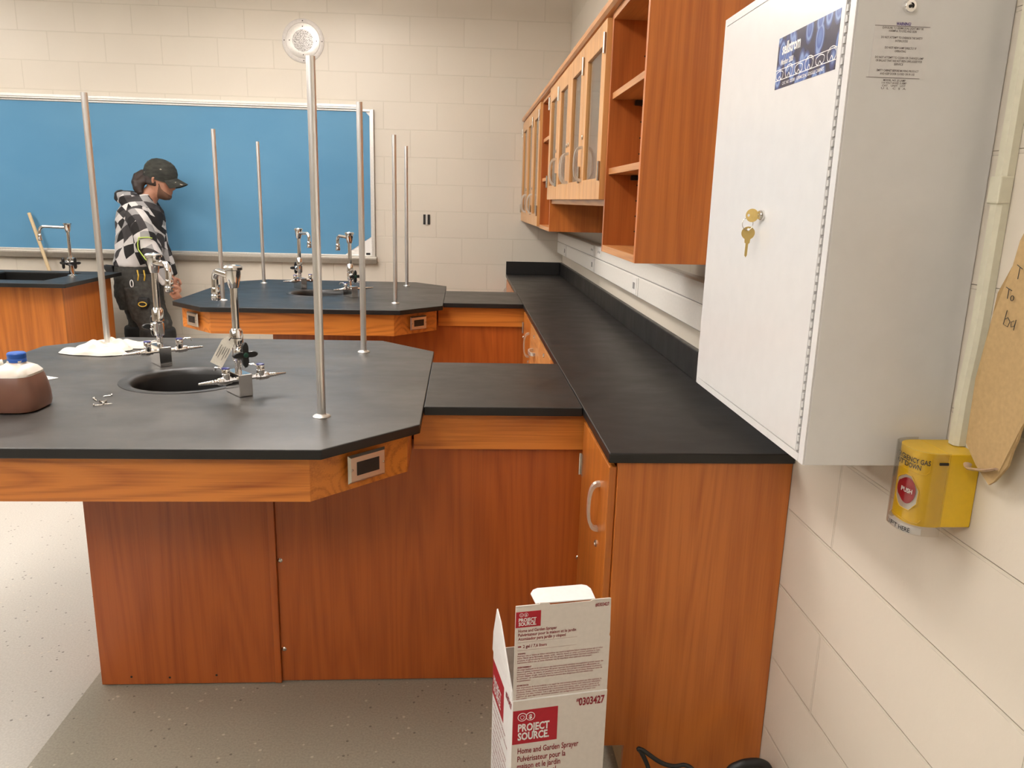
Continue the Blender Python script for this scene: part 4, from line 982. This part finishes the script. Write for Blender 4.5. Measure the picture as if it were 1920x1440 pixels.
# left flap leaning outward
P_ = [(0, .002, CZ), (0, CD-.002, CZ), (-.004, CD-.025, .51), (-.006, CD-.065, .592), (-.004, .11, .575), (-.002, .03, .50), (0, .006, .47)]
lb(quad_sheet('', P_, -.0028, None), 'left_flap', M_cardin)
P_ = [(.043, .0029, .6725), (.174, .0029, .6705), (.176, .038, .675), (.170, .050, .677), (.160, .054, .678), (.060, .054, .679), (.049, .050, .678), (.041, .038, .677)]
lb(quad_sheet('', P_, .0025, None), 'tuck_flap', M_cardin)
def red_print(z0, zh, zw, par, y, tz, scale=1.0):
    m = MB().box(.0005, zw, y-.0004, y, z0, z0+zh); r = lb(m, 'red_panel', M_redpanel, par)
    m = MB(); o = (.0215*scale, y-.0006, 0)
    cz1 = z0+zh*.80
    for cxk in (.19, .37):
        cx_ = zw*cxk+.002; rr = zh*.115
        m.tube([(cx_+rr*cos(q), y-.0007, cz1+rr*sin(q)) for q in [2*pi*k/24 for k in range(24)]], rr*.085, 4, closed=True)
    text_mb(m, '$', (zw*.37+.002, y-.0007, cz1-rr*.55), (1, 0, 0), (0, 0, 1), size=rr*1.5, align='CENTER', bold=.03)
    text_mb(m, 'PROJECT', (zw*.12, y-.0007, z0+zh*.38), (1, 0, 0), (0, 0, 1), size=zh*.31, width=zw*.70, bold=.035)
    text_mb(m, 'SOURCE.', (zw*.12, y-.0007, z0+zh*.12), (1, 0, 0), (0, 0, 1), size=zh*.31, width=zw*.70, bold=.035)
    # flame inside the first ring
    cx_ = zw*.19+.002
    m.tube([(cx_+rr*.45*sin(q)*(1-.3*cos(q)), y-.0007, cz1-rr*.1-rr*.5*cos(q)) for q in [2*pi*k/14 for k in range(14)]], rr*.06, 4, closed=True)
    lb(m, 'panel_lettering', M_whiteink, r)
FW = bpy.data.objects['front_wall']
red_print(.342, .083, .101, FW, 0.0, 0)
m = MB(); xl = .013
text_mb(m, '#', (.142, -.0005, .430), (1, 0, 0), (0, 0, 1), size=.012, bold=.02)
text_mb(m, '0303427', (.148, -.0005, .4195), (1, 0, 0), (0, 0, 1), size=.0265, width=.0595, bold=.03)
for s_, z, w_ in (('Home and Garden Sprayer', .3175, .139), ('Pulvérisateur pour la', .297, .110), ('maison et le jardin', .2785, .0985), ('Rociador para el', .2605, .089), ('hogar y el jardín', .244, .087)):
    text_mb(m, s_, (xl, -.0005, z), (1, 0, 0), (0, 0, 1), size=.0205, width=w_, bold=.014)
m2 = MB()
for k in range(52): m2.box(xl+k*.0027, xl+k*.0027+.0013, -.0006, -.0004, .236, .2366)
lb(m2, 'dotted_rule', M_redink, FW)
text_mb(m, '2 gal / 7,6 liters', (xl+.008, -.0005, .215), (1, 0, 0), (0, 0, 1), size=.018, width=.08, bold=.014)
lb(m, 'front_lettering', M_redink, FW)
red_print(.6235, .036, .0545, fl, 0.0, 0)
m = MB(); xl = .0065
text_mb(m, '#0303427', (.174, -.0005, .6555), (1, 0, 0), (0, 0, 1), size=.0115, width=.031, bold=.02)
for s_, z, w_ in (('Home and Garden Sprayer', .6125, .084), ('Pulvérisateur pour la maison et le jardin', .6030, .127), ('Atomizador para jardín y césped', .5935, .104), ):
    text_mb(m, s_, (xl, -.0005, z), (1, 0, 0), (0, 0, 1), size=.0098, width=w_, bold=.014)
for z in (.5885, .5695):
    for k in range(62): m.box(xl+k*.0021, xl+k*.0021+.001, -.0006, -.0004, z, z+.0005)
text_mb(m, '2 gal / 7,6 liters', (xl+.011, -.0005, .5755), (1, 0, 0), (0, 0, 1), size=.0098, width=.052, bold=.014)
m.add([(xl, -.0006, .5775), (xl+.0045, -.0006, .5775), (xl+.0045, -.0006, .5765), (xl+.008, -.0006, .5785), (xl+.0045, -.0006, .5812), (xl+.0045, -.0006, .5800), (xl, -.0006, .5800)], [(0, 1, 2, 3, 4, 5, 6)])
para = [('WARNING', 1, .0), ('Improper use or failure to follow instructions can result in explosive failure causing serious eye or other', 0, .190), ('injury. Never spray flammable, caustic, acidic, chlorine, bleach or other corrosive solutions or heat,', 0, .184), ('pressure, or gas-producing chemicals with this sprayer. Read and follow chemical manufacturer’s', 0, .181), ('instructions before use, as some chemicals may be hazardous when used with this sprayer.', 0, .166), None,
 ('AVERTISSEMENT', 1, 0), ('Un usage inadéquat ou le non-respect des instructions peut entraîner une explosion pouvant causer des', 0, .193), ('blessures graves, notamment aux yeux. Ne jamais vaporiser de produits pouvant être inflammables, ou', 0, .184), ('caustiques, acides, de chlore, un javellisant ou un produit corrosif dans ce pulvérisateur et produits', 0, .189), ('pouvant dégager un gaz. Lisez et suivez les instructions du fabricant des produits chimiques avant de', 0, .191), ('les pulvériser, car certains produits chimiques peuvent être dangereux s’ils sont utilisés avec', 0, .170), ('ce pulvérisateur.', 0, .031), None,
 ('ADVERTENCIA', 1, 0), ('Usar el producto de forma indebida o no seguir las instrucciones puede producir una falla explosiva, lo', 0, .191), ('que podría provocar lesiones graves en los ojos u otras lesiones. Nunca rocíe soluciones inflamables,', 0, .189), ('cáusticas, ácidas, cloro, blanqueadores o soluciones corrosivas, calor, presión o gases en el', 0, .185), ('producto con este rociador. Lea y siga las instrucciones del fabricante del químico antes de', 0, .188), ('usarlos ya que algunos químicos pueden ser peligrosos cuando se usan con', 0, .178), ('este rociador.', 0, .024)]
z = .5605
for p_ in para:
    if p_ is None: z -= .0062; continue
    s_, hd, w_ = p_
    text_mb(m, s_, (xl, -.0005, z), (1, 0, 0), (0, 0, 1), size=.0050, width=(w_ if not hd else .0024*len(s_)), bold=(.03 if hd else .008)); z -= .0053
lb(m, 'flap_lettering', M_redink, fl)
# left side print (plane x=0, facing -x): picture-right = towards -y
LW = [o for o in bpy.data.objects if o.name.startswith('side_wall')][0]
m = MB().box(-.0004, 0, .085, CD-.002, .334, .425); r = lb(m, 'red_panel', M_redpanel, LW)
m = MB()
text_mb(m, 'PROJECT', (-.0006, CD-.014, .372), (0, -1, 0), (0, 0, 1), size=.026, width=.08, bold=.035)
text_mb(m, 'SOURCE.', (-.0006, CD-.014, .349), (0, -1, 0), (0, 0, 1), size=.026, width=.08, bold=.035)
lb(m, 'panel_lettering', M_whiteink, r)
m = MB()
text_mb(m, '#0303427', (-.0005, .066, .418), (0, -1, 0), (0, 0, 1), size=.022, width=.055, bold=.03)
for i, (s_, w_) in enumerate((('Home and Garden Sprayer', .13), ('• Adjustable nozzle sprays from a fine mist', .15), ('to a long solid stream', .09), ('• Comfort grip handle for easy pumping', .14), ('• Ideal for weeds, insects and gardens', .14), ('• Wide mouth opening for easy filling', .145), ('• Buse réglable de la brume au jet', .13), ('• Poignée confortable', .08), ('• Idéal pour les jardins', .10), ('• Boquilla ajustable', .09), ('• Ideal para jardines', .10))):
    text_mb(m, s_, (-.0005, CD-.014, .315-.018*i), (0, -1, 0), (0, 0, 1), size=.011, width=w_, bold=.012)
lb(m, 'side_lettering', M_redink, LW)
ctn.location = (.119, 1.454, 0); ctn.rotation_euler = (0, 0, math.atan2(.036, .21))

# ------------------------------------------------------------------ jug, paper, cloth, screws on the near island
jx, jy = -1.188, 2.095
t = thing('plastic_jug', 'squat translucent jug of brown liquid with blue cap, on the near island', 'jug', (jx, jy, T))
def rrect(cx, cy, hx, hy, z, r=.35, n=32, chx=0):
    out = []
    for k in range(n):
        q = 2*pi*k/n; c_, s_ = cos(q), sin(q); e = 2/(3.6)
        out.append((cx+hx*math.copysign(abs(c_)**e, c_), cy+hy*math.copysign(abs(s_)**e, s_), z))
    return out
prof = [(.062, .0), (.070, .004), (.0725, .015), (.0715, .04), (.068, .065), (.0625, .088), (.0600, .094)]
build(MB().loft([rrect(jx, jy, h, h, T+z+.0005) for h, z in prof]), 'lower_body', M_liquid, t, smooth=True)
prof = [(.0598, .0945), (.058, .100), (.047, .112), (.033, .119), (.024, .123), (.0205, .126), (.020, .132)]
build(MB().loft([rrect(jx+.002*i, jy, h, h, T+z+.0005) for i, (h, z) in enumerate(prof)]), 'shoulder', M_milky, t, smooth=True)
build(MB().tube([(jx-.018, jy-.01, T+.124), (jx-.05, jy-.03, T+.118), (jx-.074, jy-.042, T+.10), (jx-.082, jy-.046, T+.07), (jx-.078, jy-.042, T+.04), (jx-.06, jy-.03, T+.02)], [.012, .013, .013, .013, .014, .016], 12), 'handle', M_milky, t, smooth=True)
cp = [(.0215, .128), (.0220, .130)]
build(MB().lathe([(.0225, .128), (.0225, .136), (.0215, .1375), (.0225, .139), (.0225, .150), (.0205, .1525), (.012, .153)], (jx+.012, jy, T), seg=36), 'cap', M_cap, t, smooth=True)
c1 = Vector((-1.257, 2.450, T+.0006)); e1 = Vector((cos(radians(152)), sin(radians(152)), 0)); e2 = Vector((cos(radians(232)), sin(radians(232)), 0))
tag(build(quad_sheet('', [c1, c1+e1*.24, c1+e1*.24+e2*.17, c1+e2*.17], .0005, None), 'paper_sheet', M_white), 'white paper sheet behind the jug on the near island', 'paper')
def screw(loc, rz, tilt, lab):
    t = thing('screw', lab, 'screw', (0, 0, 0), 'loose screws on the near island', local=True)
    build(MB().lathe([(.0, .0), (.0028, .0006), (.0045, .003), (.0045, .004), (.0, .0042)][::-1], (0, 0, .0045), (-1, 0, 0), 14), 'head', M_hinge, t, smooth=True)
    pr = [(.0022, .0)]
    for i in range(9): pr += [(.0014, .001+i*.0022), (.0021, .002+i*.0022)]
    pr += [(.0002, .024)]
    build(MB().lathe(pr, (0, 0, .0028), (1, 0, 0), 8), 'shank', M_hinge, t)
    t.location = loc; t.rotation_euler = (0, tilt, rz); t.scale = (.85,)*3
LS = 'small silver screw in the loose cluster between jug and sink'
screw((-1.004, 2.230, T), radians(215), 0, 'single silver screw lying apart, beside the screw cluster')
screw((-1.030, 2.186, T), radians(-50), 0, LS)
screw((-1.000, 2.158, T), radians(60), 0, LS)
screw((-.985, 2.150, T), radians(150), 0, LS)
screw((-.999, 2.118, T), radians(25), 0, LS)
screw((-.978, 2.128, T+.001), radians(20), 0, LS)
# crumpled cloth
def cloth_lobe(m, cx, cy, rx, ry, rot, h, seed):
    rnd = random.Random(seed); ph = [rnd.uniform(0, 6.28) for _ in range(8)]
    nr, na = 26, 96; vs = []
    for i in range(nr+1):
        u = i/nr
        for j in range(na):
            q = 2*pi*j/na
            e = 1+.10*sin(2*q+ph[0])+.07*sin(3*q+ph[1])+.04*sin(7*q+ph[2])
            x = u*rx*e*cos(q); y = u*ry*e*sin(q)
            fold = (.5+.5*sin(46*x+60*y+ph[3]+2.0*sin(18*y+ph[4])+1.8*sin(14*x+ph[6])))**1.6
            fold2 = .5+.5*sin(30*x-120*y+ph[5]+2*sin(20*x))
            dome = (1-u**3.2)
            z = h*.92*dome*(.40+.38*fold+.22*fold2)+.004*u*(1+sin(6*q+ph[6]))
            if u > .9: z = max(.0015, z*(1-(u-.9)*7))
            c_, s_ = cos(rot), sin(rot)
            vs.append((cx+c_*x-s_*y, cy+s_*x+c_*y, T+.001+z))
    fs = []
    for i in range(nr):
        for j in range(na): fs.append([i*na+j, i*na+(j+1) % na, (i+1)*na+(j+1) % na, (i+1)*na+j])
    m.add(vs, fs)
m = MB(); cloth_lobe(m, -1.325, 2.855, .108, .070, -.12, .032, 3); cloth_lobe(m, -1.225, 2.985, .105, .045, -.15, .030, 11); cloth_lobe(m, -1.325, 2.945, .105, .095, .2, .038, 5)
cl = build(m, 'crumpled_cloth', M_cloth, smooth=True)
for p in cl.data.polygons: p.use_smooth = True
tag(cl, 'crumpled white cotton cloth lying around a rod on the near island', 'cloth')
sb = cl.modifiers.new('s', 'SUBSURF'); sb.levels = 1; sb.render_levels = 1

# ------------------------------------------------------------------ black cable at the foot of the near cabinet
t = thing('electric_cable', 'black cable looping up at the foot of the near base cabinet', 'cable', (.5, 1.64, 0))
build(MB().tube(spline([(.50, 1.60, .006), (.495, 1.62, .05), (.478, 1.64, .12), (.458, 1.64, .165), (.449, 1.64, .177), (.459, 1.64, .174), (.477, 1.64, .160), (.500, 1.64, .142), (.522, 1.64, .130), (.545, 1.64, .125), (.571, 1.64, .127), (.59, 1.63, .118), (.605, 1.61, .08), (.62, 1.58, .02), (.64, 1.55, .006)]), .0055, 12), 'cable', M_cable, t, smooth=True)
build(MB().tube(spline([(.64, 1.56, .007), (.66, 1.60, .04), (.685, 1.64, .100), (.71, 1.64, .122), (.735, 1.64, .129), (.762, 1.64, .128), (.785, 1.64, .112), (.795, 1.62, .07), (.79, 1.58, .007)]), lerpr([.008, .010, .011, .012, .012, .012, .011, .010, .008]), 14), 'plug_end', M_cable, t, smooth=True)

# ------------------------------------------------------------------ person
PY = 6.025
per = None
def tubel(m, pts, rs, seg=20, flat=1.0): return m.tube(pts, rs, seg, True, flat)
def body_ring(cx, cy, rx, ry, z, n=28, tilt=0):
    return [(cx+rx*cos(2*pi*k/n), cy+ry*sin(2*pi*k/n), z+tilt*cos(2*pi*k/n)) for k in range(n)]
HC = Vector((-2.218, PY, 1.574)); HT = radians(17)   # head centre and forward tilt
def headpt(x, y, z):
    x, y, z = x*1.06, y*1.03, z*1.06
    c_, s_ = cos(HT), sin(HT); return HC+Vector((x*c_+z*s_, y, -x*s_+z*c_))
# profile: z, front x, back x, half width
HP = [(-.118, .058, .02, .016), (-.110, .084, -.01, .034), (-.095, .094, -.035, .050), (-.078, .093, -.055, .058), (-.062, .094, -.068, .063), (-.045, .093, -.080, .067), (-.028, .090, -.088, .070), (-.010, .087, -.094, .072), (.008, .085, -.097, .0735), (.028, .092, -.099, .075), (.050, .094, -.098, .076), (.075, .088, -.092, .074), (.095, .072, -.080, .066), (.110, .048, -.058, .048), (.118, .018, -.025, .022)]
def head_rings(grow=0.0, zmin=-9, zmax=9, face=True):
    R_ = []
    for z, xf, xb, hw in HP:
        if z < zmin or z > zmax: continue
        r = []
        for k in range(48):
            q = 2*pi*k/48; c_, s_ = cos(q), sin(q)
            mid = (xf+xb)/2*.4; x = mid+(xf-mid+grow)*c_ if c_ > 0 else mid+(mid-xb+grow)*c_
            if c_ > 0: x = mid+(xf-mid+grow)*(c_**.75)
            y = (hw+grow)*math.copysign(abs(s_)**.9, s_)
            if face and c_ > .5:
                a = abs(q if q < pi else q-2*pi)
                nose = {-.045: .006, -.028: .031, -.010: .023, .008: .012, .028: .003}.get(z, 0); x += nose*math.exp(-(a/.17)**2)
                lip = {-.078: .005, -.062: .008}.get(z, 0); x += lip*math.exp(-(a/.32)**2)
                if z == .008: x -= .008*math.exp(-((a-.42)/.18)**2)
                if z == -.110: x += .004*math.exp(-(a/.3)**2)
            r.append(headpt(x, y, z))
        R_.append(r)
    return R_
m = MB()
m.loft(head_rings())
tubel(m, [(-2.335, PY, 1.40), (-2.30, PY, 1.46), (-2.258, PY, 1.50), headpt(-.02, 0, -.03)], [.075, .064, .060, .058])
m.loft([body_ring(-2.42, PY, .095, .11, .80), body_ring(-2.42, PY, .10, .12, .92), body_ring(-2.40, PY, .105, .14, 1.05), body_ring(-2.385, PY, .115, .15, 1.20), body_ring(-2.375, PY, .115, .15, 1.32), body_ring(-2.36, PY, .085, .13, 1.39), body_ring(-2.34, PY, .05, .06, 1.42)])
ARMS = [(-1, [(-2.35, PY-.140, 1.345), (-2.310, PY-.180, 1.27), (-2.268, PY-.190, 1.10), (-2.215, PY-.188, .97), (-2.155, PY-.172, .845)]), (1, [(-2.36, PY+.125, 1.345), (-2.335, PY+.135, 1.27), (-2.315, PY+.130, 1.10), (-2.27, PY+.125, .98), (-2.225, PY+.11, .87)])]
for sg, P in ARMS: tubel(m, P, [.055, .052, .042, .036, .027])
LEGS = [(-1, [(-2.40, PY-.09, .86), (-2.36, PY-.105, .70), (-2.295, PY-.115, .50), (-2.29, PY-.115, .30), (-2.305, PY-.115, .09)]), (1, [(-2.43, PY+.09, .86), (-2.46, PY+.105, .70), (-2.475, PY+.11, .48), (-2.52, PY+.11, .28), (-2.545, PY+.11, .09)])]
for sg, P in LEGS: tubel(m, P, [.07, .075, .058, .052, .042])
# hands: palm, four fingers, thumb
for sg, P in ARMS:
    wr = Vector(P[-1]); dr = (Vector(P[-1])-Vector(P[-2])).normalized(); sd = Vector((0, 1, 0))*(-sg); fw_ = dr.cross(Vector((0, 1, 0))).normalized()
    if fw_.x < 0: fw_ = -fw_
    palm = wr+dr*.055
    tubel(m, [wr-dr*.01, wr+dr*.03, palm, palm+dr*.035], [.024, .030, .034, .030], 16, .55)
    for i in range(4):
        b0 = palm+dr*.032+fw_*(.024-.0165*i); L = [.066, .074, .068, .054][i]
        k1 = b0+dr*L*.45+sd*.004; k2 = k1+(dr*.8+sd*.45-fw_*.1).normalized()*L*.32; k3 = k2+(dr*.45+sd*.8).normalized()*L*.25
        tubel(m, [b0-dr*.01, k1, k2, k3], [.0095, .0092, .0085, .007], 10)
    t0 = wr+dr*.035+fw_*.026; tubel(m, [t0-fw_*.01, t0+dr*.02+fw_*.018+sd*.008, t0+dr*.045+fw_*.02+sd*.014, t0+dr*.06+fw_*.016+sd*.016], [.013, .011, .0095, .008], 10)
for sg, P in LEGS:
    an = Vector(P[-1]); tubel(m, [an+Vector((-.04, 0, -.045)), an+Vector((.03, 0, -.05)), an+Vector((.14, 0, -.06))], [.04, .04, .03], 16)
# ears
for sg in (-1, 1):
    e0 = headpt(-.008, sg*.074, -.012); 
    tubel(m, [headpt(-.012, sg*.070, -.034), headpt(-.016, sg*.081, -.018), headpt(-.018, sg*.084, .004), headpt(-.008, sg*.079, .016), headpt(.002, sg*.072, .008)], [.007, .009, .010, .009, .006], 10)
person = build(m, 'person', M_skin)
rm = person.modifiers.new('r', 'REMESH'); rm.mode = 'VOXEL'; rm.voxel_size = .0055; rm.use_smooth_shade = True
sm = person.modifiers.new('s', 'SMOOTH'); sm.factor = .5; sm.iterations = 3
tag(person, 'person in cap and patterned hoodie, head bowed, walking before the blue board', 'person')
WL['person'] = Vector()
# (person is the root; clothing and hair are its children)
tex = bpy.data.textures.new('folds', 'CLOUDS'); tex.noise_scale = .085; tex.noise_depth = 2
def garment(m, name, mat, vox=.008, disp=.018, mid=.5, label=None, smooth=4):
    o = build(m, name, mat, person, world=False, label=label)
    r = o.modifiers.new('r', 'REMESH'); r.mode = 'VOXEL'; r.voxel_size = vox; r.use_smooth_shade = True
    if smooth: s = o.modifiers.new('s', 'SMOOTH'); s.factor = .5; s.iterations = smooth
    if disp: d = o.modifiers.new('d', 'DISPLACE'); d.texture = tex; d.strength = disp; d.mid_level = mid; d.texture_coords = 'LOCAL'
    return o
m = MB()
m.loft([body_ring(-2.437, PY, .155, .172, .945, tilt=0), body_ring(-2.430, PY, .162, .178, .975), body_ring(-2.405, PY, .165, .178, 1.06), body_ring(-2.385, PY, .165, .18, 1.18), body_ring(-2.375, PY, .168, .185, 1.28), body_ring(-2.375, PY, .155, .18, 1.345), body_ring(-2.37, PY, .115, .15, 1.405), body_ring(-2.345, PY, .085, .09, 1.445), body_ring(-2.32, PY, .07, .075, 1.468)])
for sg, P in ARMS:
    Q = [Vector(p) for p in P]; Q[-1] = Q[-2].lerp(Q[-1], 1.05)
    tubel(m, Q, [.082, .078, .072, .064, .045])
# hood lying on the back
m.loft([[(-2.420+(.120*cos(2*pi*k/24))*w_, PY+.13*w_*sin(2*pi*k/24), z+.055*cos(2*pi*k/24)*-.35+.008*sin(4*pi*k/24*2)) for k in range(24)] for z, w_ in ((1.385, .80), (1.405, 1.0), (1.43, .98), (1.447, 1.02), (1.468, .86), (1.478, .6))])
hood = garment(m, 'hoodie', M_camo, label='black, grey and white angular-patterned hooded sweatshirt')
m = MB()
m.loft([body_ring(-2.415, PY, .155, .168, .63), body_ring(-2.425, PY, .170, .172, .72), body_ring(-2.43, PY, .168, .170, .84), body_ring(-2.43, PY, .158, .168, .955)])
Q = [(-2.37, PY-.09, .80), (-2.345, PY-.105, .66), (-2.285, PY-.115, .51), (-2.275, PY-.115, .42), (-2.285, PY-.115, .28), (-2.295, PY-.115, .07)]
tubel(m, Q, [.135, .130, .115, .105, .098, .105])
Q = [(-2.44, PY+.09, .80), (-2.465, PY+.105, .66), (-2.470, PY+.11, .49), (-2.49, PY+.11, .40), (-2.515, PY+.11, .28), (-2.535, PY+.11, .07)]
tubel(m, Q, [.135, .125, .105, .10, .095, .10])
garment(m, 'trousers', M_pants, disp=.028, label='baggy charcoal work trousers')
for sg, c0 in ((-1, Vector((-2.272, PY-.12, .455))), (1, Vector((-2.478, PY+.11, .435)))):
    m = MB().loft([[(c0.x+rr*cos(2*pi*k/24), c0.y+rr*sin(2*pi*k/24), c0.z+z) for k in range(24)] for z, rr in ((-.085, .108), (-.075, .122), (-.02, .128), (.03, .125), (.045, .113))])
    garment(m, 'knee_pad', M_pad, .008, 0)
for sg, P in LEGS:
    an = Vector(P[-1]); m = MB(); tubel(m, [an+Vector((-.045, 0, -.035)), an+Vector((.03, 0, -.035)), an+Vector((.11, 0, -.045)), an+Vector((.16, 0, -.055))], [.055, .055, .046, .034], 18)
    garment(m, 'boot', M_boot, .008, 0)
for sg, P in ARMS:
    if sg > 0: continue
# beard and hair, cap
br_ = []
for z, xf, xb, hw in HP:
    if z > -.05: continue
m = MB()
m.loft([[headpt(*(lambda p: (p[0], p[1], p[2]))((lambda q: ((xf+.004)*(.30+.72*max(0, cos(q))**.6) if cos(q) > 0 else .03*1.0+.02*cos(q), (hw+.0035)*sin(q), z))(2*pi*k/48))) for k in range(48)] for z, xf, xb, hw in [(-.122, .060, .02, .020), (-.112, .086, -.01, .036), (-.097, .095, -.03, .0505), (-.082, .0925, -.05, .057), (-.068, .080, -.06, .062), (-.050, .055, -.07, .066), (-.02, .035, -.07, .071)]])
build(m, 'beard', M_beard, person, smooth=True, world=False)
m = MB()
m.loft(head_rings(.006, .0, .10, False))
for r in (0,): pass
hm = MB()
for zz, sc in ((0, 1),): pass
hair = MB()
hair.loft([[headpt(-.030+(.078)*cos(2*pi*k/32), .080*sin(2*pi*k/32), z) for k in range(32)] for z in (-.045, -.01, .03, .07)])
tubel(hair, [headpt(-.07, 0, -.005), headpt(-.118, 0, .000), headpt(-.140, -.01, -.022), headpt(-.132, -.03, -.060), headpt(-.108, -.05, -.095), headpt(-.080, -.065, -.125)], [.036, .033, .038, .038, .034, .020])
tubel(hair, [headpt(-.08, -.03, -.02), headpt(-.10, -.05, -.06), headpt(-.085, -.06, -.10)], [.035, .03, .016])
garment(hair, 'hair', M_hair, .006, .02)
m = MB()
cr = [(.000, .99), (.035, 1.05), (.070, 1.03), (.100, .90), (.122, .70), (.136, .44), (.142, .13)]
m.loft([[headpt(-.005+.107*w_*cos(2*pi*k/40), .087*w_*sin(2*pi*k/40), z+.012*cos(2*pi*k/40)*0) for k in range(40)] for z, w_ in cr])
hat = build(m, 'cap', M_hat, person, smooth=True, world=False, label='dark baseball cap with pale paint marks')
m = MB(); vs = []; nx, ny = 10, 16
for i in range(nx+1):
    for j in range(ny+1):
        u = i/nx; v = -1+2*j/ny; y = .074*v*(1-.15*u**2); x = .085*math.sqrt(max(0, 1-(v*.80)**2)) + .100*u*math.sqrt(max(0, 1-(v*.9)**2))
        z = .052-.058*(v**2)*(.6+.4*u)-.020*u
        vs.append(headpt(x, y, z))
nv = len(vs); vs2 = [p+Vector((0, 0, -.004)) for p in vs]
fs = []
for i in range(nx):
    for j in range(ny):
        a = i*(ny+1)+j; fs += [[a, a+1, a+ny+2, a+ny+1], [a+nv+ny+1, a+nv+ny+2, a+nv+1, a+nv]]
ed = [(i*(ny+1)) for i in range(nx+1)]+[(nx*(ny+1)+j) for j in range(1, ny+1)]+[(i*(ny+1)+ny) for i in range(nx-1, -1, -1)]+[j for j in range(ny-1, 0, -1)]
for a, b in zip(ed, ed[1:]+ed[:1]): fs.append([a, b, b+nv, a+nv])
m.add(vs+vs2, fs); build(m, 'brim', M_hat, hat, smooth=True, world=False)
# eyes, brows
for sg in (-1, 1):
    build(MB().lathe([(0.0, -.009), (.007, -.006), (.0095, 0), (.007, .006), (0, .009)], headpt(.076, sg*.031, .006), (1, 0, 0), 12), 'eye', M_dark, person, smooth=True, world=False)
# neon outline on the sleeve
P = ARMS[0][1]
m = MB(); yy = PY-.270
pts = [(-2.262, 1.195), (-2.205, 1.198), (-2.196, 1.165)]
m.tube([(-2.215, yy+.03, 1.165), (-2.232, yy+.012, 1.172), (-2.295, yy+.0, 1.168), (-2.305, yy-.002, 1.125), (-2.305, yy-.0, 1.085), (-2.262, yy+.0, 1.02), (-2.245, yy+.004, .998), (-2.20, yy+.02, 1.012), (-2.185, yy+.045, 1.02)], .0065, 6, flat=.6)
build(m, 'sleeve_piping', M_neon, hood, world=False)
# tool pouch, tape measure, pliers, carabiner
m = MB(); m.loft([body_ring(-2.315, PY-.185, .075, .035, z) for z in (.70, .78, .90)])
pouch = build(m, 'tool_pouch', M_pants, person, smooth=True, world=False)
build(MB().prism([(-2.35, .685), (-2.33, .665), (-2.29, .665), (-2.27, .69), (-2.275, .735), (-2.34, .74)], PY-.262, PY-.212, 1), 'tape_measure', M_pad, person, bevel=.006, world=False)
build(MB().tube([(-2.31+.028*cos(q), PY-.265, .692+.016*sin(q)) for q in [2*pi*k/20 for k in range(20)]], .004, 6, closed=True), 'tape_measure_rim', plain('tool_yellow', (.55, .36, .04), .4), person, world=False)
for x0 in (-2.345, -2.30):
    build(MB().tube([(x0, PY-.222, .86), (x0+.012, PY-.235, .895), (x0+.004, PY-.228, .935)], .0055, 8), 'pliers_grip', bpy.data.materials['tool_yellow'], pouch, world=False)
build(MB().tube([(-2.395+.011*cos(q), PY-.212, .835+.026*sin(q)) for q in [2*pi*k/18 for k in range(18)]], .003, 6, closed=True), 'carabiner', M_whiteink, person, world=False)
build(MB().prism([(-2.635, .955), (-2.565, .95), (-2.56, .885), (-2.60, .89)], PY-.12, PY-.05, 1), 'rear_pouch', M_pad, person, bevel=.004, world=False)
bpy.context.view_layer.update()
